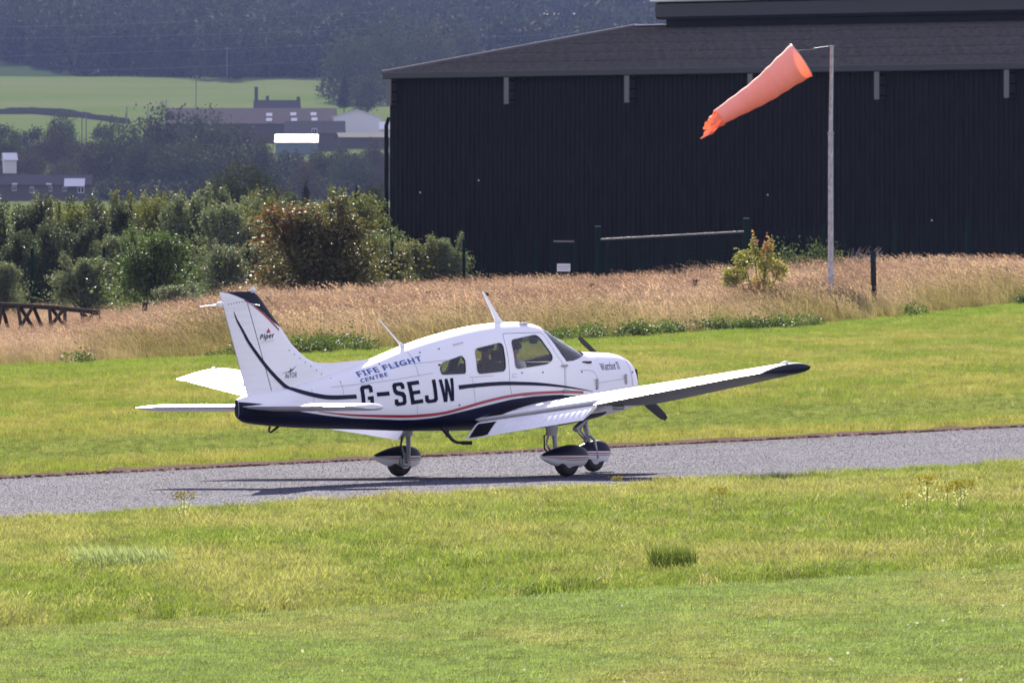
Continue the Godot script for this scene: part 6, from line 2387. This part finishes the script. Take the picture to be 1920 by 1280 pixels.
func build_gear() -> void:
	for sg in [1.0, -1.0]:
		wheel(Vector3(0, 0.2, 1.525 * sg), 0.2, 0.15)
		fairing(Vector3(0, 0, 1.525 * sg), 0.36, 0.48, 0.40, 0.118)
		var s := st()
		var loops := []
		for q in [[0.76, 0.11, 0.07], [0.62, 0.10, 0.06], [0.52, 0.085, 0.05]]:
			var l := []
			for k in 14: l.append(Vector3(-0.05 + cos(TAU * k / 14.0) * q[1], q[0], 1.32 * sg + sin(TAU * k / 14.0) * q[2]))
			loops.append(l)
		loft(s, loops)
		var leg := obj("gear_leg", s.commit(), M.cream, plane)
		s = st()
		tube(s, [Vector3(-0.03, 0.7, 1.33 * sg), Vector3(-0.01, 0.36, 1.34 * sg), Vector3(0, 0.2, 1.37 * sg)], [0.036, 0.03, 0.034], 8)
		tube(s, [Vector3(0, 0.2, 1.34 * sg), Vector3(0, 0.2, 1.525 * sg)], [0.03, 0.03], 8)
		tube(s, [Vector3(-0.10, 0.56, 1.32 * sg), Vector3(-0.16, 0.42, 1.33 * sg), Vector3(-0.09, 0.30, 1.35 * sg)], [0.016, 0.014, 0.016], 6)
		box(s, Vector3(0.0, 0.2, 1.40 * sg), Vector3(0.12, 0.14, 0.04), Basis.IDENTITY, 0.015)
		obj("strut", s.commit(), M.steel, leg)
		s = st()
		tube(s, [Vector3(-0.09, 0.6, 1.30 * sg), Vector3(-0.17, 0.52, 1.30 * sg), Vector3(-0.18, 0.36, 1.31 * sg), Vector3(-0.1, 0.24, 1.36 * sg)], [0.011, 0.011, 0.011, 0.011], 6)
		obj("brake_hose", s.commit(), M.black, leg)
		s = st()
		tube(s, [at_disc(sg, -0.012), at_disc(sg, 0.012)], [0.1, 0.1], 20)
		obj("brake_disc", s.commit(), M.steel, leg)
	wheel(Vector3(2.03, 0.178, 0), 0.178, 0.13)
	fairing(Vector3(2.03, 0.0, 0), 0.29, 0.40, 0.405, 0.105)
	var s := st()
	tube(s, [Vector3(1.84, 0.85, 0), Vector3(1.93, 0.46, 0)], [0.04, 0.036], 10)
	tube(s, [Vector3(1.93, 0.55, 0), Vector3(1.955, 0.38, 0)], [0.027, 0.027], 8)
	var leg := obj("nose_leg", s.commit(), M.steel, plane)
	s = st()
	for z in [-0.03, 0.03]:
		tube(s, [Vector3(1.84, 0.66, z), Vector3(1.77, 0.54, z), Vector3(1.90, 0.43, z)], [0.014, 0.014, 0.014], 6)
	obj("torque_link", s.commit(), M.steel, leg)
	s = st()
	for z in [-0.085, 0.085]:
		tube(s, [Vector3(1.94, 0.47, z * 0.5), Vector3(1.97, 0.42, z), Vector3(2.03, 0.178, z)], [0.02, 0.02, 0.022], 6)
	obj("fork", s.commit(), M.steel, leg)

func at_disc(sg: float, o: float) -> Vector3:
	return Vector3(0, 0.2, 1.42 * sg + o)

# ------------------------------------------------------------------ the two people in the cabin
# joins tapered limbs into one skin: each bone is [a, b, ra, rb, colour]; surface nets over a grid of the given cell
func flesh(s: SurfaceTool, bones: Array, cell: float, blend: float) -> void:
	var lo := Vector3(1e9, 1e9, 1e9)
	var hi := -lo
	for b in bones:
		var r: float = maxf(b[2], b[3]) + cell * 2.0
		lo = lo.min(b[0] - Vector3.ONE * r).min(b[1] - Vector3.ONE * r)
		hi = hi.max(b[0] + Vector3.ONE * r).max(b[1] + Vector3.ONE * r)
	var nx := int((hi.x - lo.x) / cell) + 2
	var ny := int((hi.y - lo.y) / cell) + 2
	var nz := int((hi.z - lo.z) / cell) + 2
	var field_ := PackedFloat32Array()
	field_.resize(nx * ny * nz)
	field_.fill(1.0)
	for b in bones:
		var a: Vector3 = b[0]
		var ab: Vector3 = b[1] - b[0]
		var l2 := maxf(ab.length_squared(), 1e-9)
		var r: float = maxf(b[2], b[3]) + blend + cell * 2.0
		var mn := (a.min(b[1]) - Vector3.ONE * r - lo) / cell
		var mx := (a.max(b[1]) + Vector3.ONE * r - lo) / cell
		for i in range(maxi(int(mn.x), 0), mini(int(mx.x) + 1, nx)):
			for j in range(maxi(int(mn.y), 0), mini(int(mx.y) + 1, ny)):
				for k in range(maxi(int(mn.z), 0), mini(int(mx.z) + 1, nz)):
					var p := lo + Vector3(i, j, k) * cell
					var t := clampf((p - a).dot(ab) / l2, 0.0, 1.0)
					var dist: float = (p - a - ab * t).length() - lerpf(b[2], b[3], t)
					var at := (i * ny + j) * nz + k
					var d0 := field_[at]
					var h := clampf(0.5 + 0.5 * (d0 - dist) / blend, 0.0, 1.0)
					field_[at] = lerpf(d0, dist, h) - blend * h * (1.0 - h)
	var verts := {}
	for i in nx - 1:
		for j in ny - 1:
			for k in nz - 1:
				var mask := 0
				var c := Vector3.ZERO
				var n := 0
				var vals := []
				for q in 8:
					var v := field_[((i + (q & 1)) * ny + j + ((q >> 1) & 1)) * nz + k + ((q >> 2) & 1)]
					vals.append(v)
					if v < 0.0: mask |= 1 << q
				if mask == 0 or mask == 255: continue
				for e in [[0, 1], [2, 3], [4, 5], [6, 7], [0, 2], [1, 3], [4, 6], [5, 7], [0, 4], [1, 5], [2, 6], [3, 7]]:
					var va: float = vals[e[0]]
					var vb: float = vals[e[1]]
					if (va < 0.0) != (vb < 0.0):
						var t := va / (va - vb)
						var pa := Vector3(e[0] & 1, (e[0] >> 1) & 1, (e[0] >> 2) & 1)
						var pb := Vector3(e[1] & 1, (e[1] >> 1) & 1, (e[1] >> 2) & 1)
						c += pa.lerp(pb, t); n += 1
				var g := Vector3(vals[1] - vals[0] + vals[7] - vals[6], vals[2] - vals[0] + vals[7] - vals[5], vals[4] - vals[0] + vals[7] - vals[3])
				var p := lo + (Vector3(i, j, k) + c / n) * cell
				var best := 1e9
				var col := Color.WHITE
				for b in bones:
					var ab: Vector3 = b[1] - b[0]
					var t := clampf((p - b[0]).dot(ab) / maxf(ab.length_squared(), 1e-9), 0.0, 1.0)
					var dd: float = (p - b[0] - ab * t).length() - lerpf(b[2], b[3], t)
					if dd < best: best = dd; col = b[4]
				verts[(i * ny + j) * nz + k] = [p, g.normalized(), col]
	for i in range(1, nx - 1):
		for j in range(1, ny - 1):
			for k in range(1, nz - 1):
				var v0 := field_[(i * ny + j) * nz + k]
				for ax in 3:
					var o := [ny * nz, nz, 1]
					var v1 := field_[(i * ny + j) * nz + k + o[ax]]
					if (v0 < 0.0) == (v1 < 0.0): continue
					var a1: int = o[(ax + 1) % 3]
					var a2: int = o[(ax + 2) % 3]
					var base := (i * ny + j) * nz + k
					var ids := [base, base - a1, base - a1 - a2, base - a2]
					var ok := true
					for id in ids:
						if not verts.has(id): ok = false
					if not ok: continue
					var q := []
					for id in ids: q.append(verts[id])
					for t in [[0, 1, 2], [0, 2, 3]]:
						var nn: Vector3 = q[t[0]][1] + q[t[1]][1] + q[t[2]][1]
						var cw: bool = (q[t[1]][0] - q[t[0]][0]).cross(q[t[2]][0] - q[t[0]][0]).dot(nn) > 0.0
						for id in ([t[0], t[2], t[1]] if cw else t):
							s.set_normal(q[id][1]); s.set_color(q[id][2]); s.add_vertex(q[id][0])

func sitter(called: String, label: String, at: Vector3, shirt: Color, legs: Color, hair: Color, cap: bool) -> void:
	var skin_ := Color(0.32, 0.19, 0.14)
	var o := thing(called, label, "person")
	o.transform = plane.transform * Transform3D(Basis.IDENTITY, at)
	# own axes: x the way the person faces, y up, z to the person's right; origin at the hips
	var b := []
	b.append([Vector3(0, 0, -0.09), Vector3(0, 0, 0.09), 0.12, 0.12, legs])
	b.append([Vector3(-0.02, 0.08, 0), Vector3(-0.05, 0.26, 0), 0.135, 0.14, shirt])
	b.append([Vector3(-0.05, 0.26, -0.07), Vector3(-0.08, 0.42, -0.1), 0.12, 0.08, shirt])
	b.append([Vector3(-0.05, 0.26, 0.07), Vector3(-0.08, 0.42, 0.1), 0.12, 0.08, shirt])
	b.append([Vector3(-0.08, 0.45, -0.15), Vector3(-0.08, 0.45, 0.15), 0.062, 0.062, shirt])
	b.append([Vector3(-0.075, 0.46, 0), Vector3(-0.055, 0.57, 0), 0.055, 0.05, skin_])
	for sg in [-1.0, 1.0]:
		b.append([Vector3(0.02, -0.01, 0.1 * sg), Vector3(0.42, 0.05, 0.12 * sg), 0.09, 0.06, legs])
		b.append([Vector3(0.42, 0.05, 0.12 * sg), Vector3(0.62, -0.16, 0.12 * sg), 0.058, 0.04, legs])
		b.append([Vector3(0.62, -0.16, 0.12 * sg), Vector3(0.74, -0.18, 0.12 * sg), 0.04, 0.03, Color(0.02, 0.02, 0.02)])
		b.append([Vector3(-0.08, 0.43, 0.18 * sg), Vector3(0.04, 0.2, 0.22 * sg), 0.055, 0.045, shirt])
		b.append([Vector3(0.04, 0.2, 0.22 * sg), Vector3(0.28, 0.24, 0.15 * sg), 0.04, 0.03, shirt if cap else skin_])
	var s := st()
	flesh(s, b, 0.022, 0.04)
	# hands on the yoke: palm, four curled fingers and a thumb
	for sg in [-1.0, 1.0]:
		var h := []
		var w := Vector3(0.28, 0.24, 0.15 * sg)
		h.append([w - Vector3(0.04, 0.005, 0), w + Vector3(0.01, 0.0, 0), 0.029, 0.026, skin_])
		h.append([w + Vector3(0.01, 0.022, 0), w + Vector3(0.065, 0.026, 0), 0.018, 0.016, skin_])
		h.append([w + Vector3(0.01, -0.022, 0), w + Vector3(0.062, -0.026, 0), 0.018, 0.015, skin_])
		for k in 4:
			var y := 0.03 - 0.02 * k
			var l: float = [0.036, 0.042, 0.039, 0.03][k]
			h.append([w + Vector3(0.065, y, 0), w + Vector3(0.07 + l * 0.6, y, -0.012 * sg), 0.009, 0.0085, skin_])
			h.append([w + Vector3(0.07 + l * 0.6, y, -0.012 * sg), w + Vector3(0.065 + l * 0.5, y - 0.003, -0.045 * sg), 0.0085, 0.0075, skin_])
		h.append([w + Vector3(0.015, 0.03, -0.012 * sg), w + Vector3(0.045, 0.045, -0.035 * sg), 0.0105, 0.009, skin_])
		h.append([w + Vector3(0.045, 0.045, -0.035 * sg), w + Vector3(0.065, 0.035, -0.05 * sg), 0.009, 0.008, skin_])
		flesh(s, h, 0.006, 0.008)
	# head: skull, jaw, nose, brow, ears
	var n := Vector3(-0.045, 0.70, 0)
	var hd := [
		[n + Vector3(-0.02, 0.02, 0), n + Vector3(0.015, 0.02, 0), 0.088, 0.082, skin_],
		[n + Vector3(0.03, -0.05, 0), n + Vector3(0.052, -0.088, 0), 0.058, 0.034, skin_],
		[n + Vector3(-0.01, -0.06, 0), n + Vector3(-0.012, -0.13, 0), 0.05, 0.05, skin_],
		[n + Vector3(0.094, 0.0, 0), n + Vector3(0.108, -0.036, 0), 0.009, 0.015, skin_],
		[n + Vector3(0.08, 0.018, -0.03), n + Vector3(0.08, 0.018, 0.03), 0.013, 0.013, skin_],
		[n + Vector3(0.084, -0.064, -0.018), n + Vector3(0.084, -0.064, 0.018), 0.007, 0.007, Color(0.25, 0.1, 0.08)],
		[n + Vector3(0.0, -0.01, -0.086), n + Vector3(-0.006, -0.04, -0.084), 0.016, 0.01, skin_],
		[n + Vector3(0.0, -0.01, 0.086), n + Vector3(-0.006, -0.04, 0.084), 0.016, 0.01, skin_]]
	for sg in [-1.0, 1.0]: hd.append([n + Vector3(0.084, 0.0, 0.031 * sg), n + Vector3(0.086, 0.0, 0.033 * sg), 0.011, 0.011, Color(0.05, 0.04, 0.04)])
	flesh(s, hd, 0.008, 0.012)
	obj("body", s.commit(), M.painted, o)
	s = st()
	var hb := [[n + Vector3(-0.035, 0.045, 0), n + Vector3(0.012, 0.05, 0), 0.09, 0.083, hair], [n + Vector3(-0.06, -0.02, -0.03), n + Vector3(-0.06, -0.02, 0.03), 0.06, 0.06, hair]]
	if cap: hb.append([n + Vector3(0.06, 0.065, 0), n + Vector3(0.13, 0.055, 0), 0.05, 0.03, hair])
	flesh(s, hb, 0.01, 0.015)
	obj("cap" if cap else "hair", s.commit(), M.painted, o)
	s = st()
	var band := []
	var br := []
	for k in 13:
		var a := lerpf(-0.15, PI + 0.15, k / 12.0)
		band.append(n + Vector3(-0.01, 0.02 + sin(a) * 0.125, cos(a) * 0.108)); br.append(0.011)
	tube(s, band, br, 6)
	for sg in [-1.0, 1.0]: tube(s, [n + Vector3(-0.002, -0.015, 0.085 * sg), n + Vector3(-0.002, -0.015, 0.122 * sg)], [0.045, 0.038], 12)
	tube(s, [n + Vector3(0.0, -0.03, -0.11), n + Vector3(0.08, -0.08, -0.07), n + Vector3(0.115, -0.075, -0.015)], [0.005, 0.005, 0.01], 5)
	obj("headset", s.commit(), M.black, o)

func build_people() -> void:
	sitter("person", "person in a dark cap and headset with a white shirt in the near front seat", Vector3(0.40, 0.98, 0.25), Color(0.62, 0.63, 0.64), Color(0.03, 0.035, 0.05), Color(0.012, 0.012, 0.015), true)
	sitter("person", "person in a brown jacket in the far front seat, seen through the middle window", Vector3(0.42, 0.98, -0.27), Color(0.16, 0.055, 0.025), Color(0.03, 0.03, 0.03), Color(0.03, 0.02, 0.015), false)
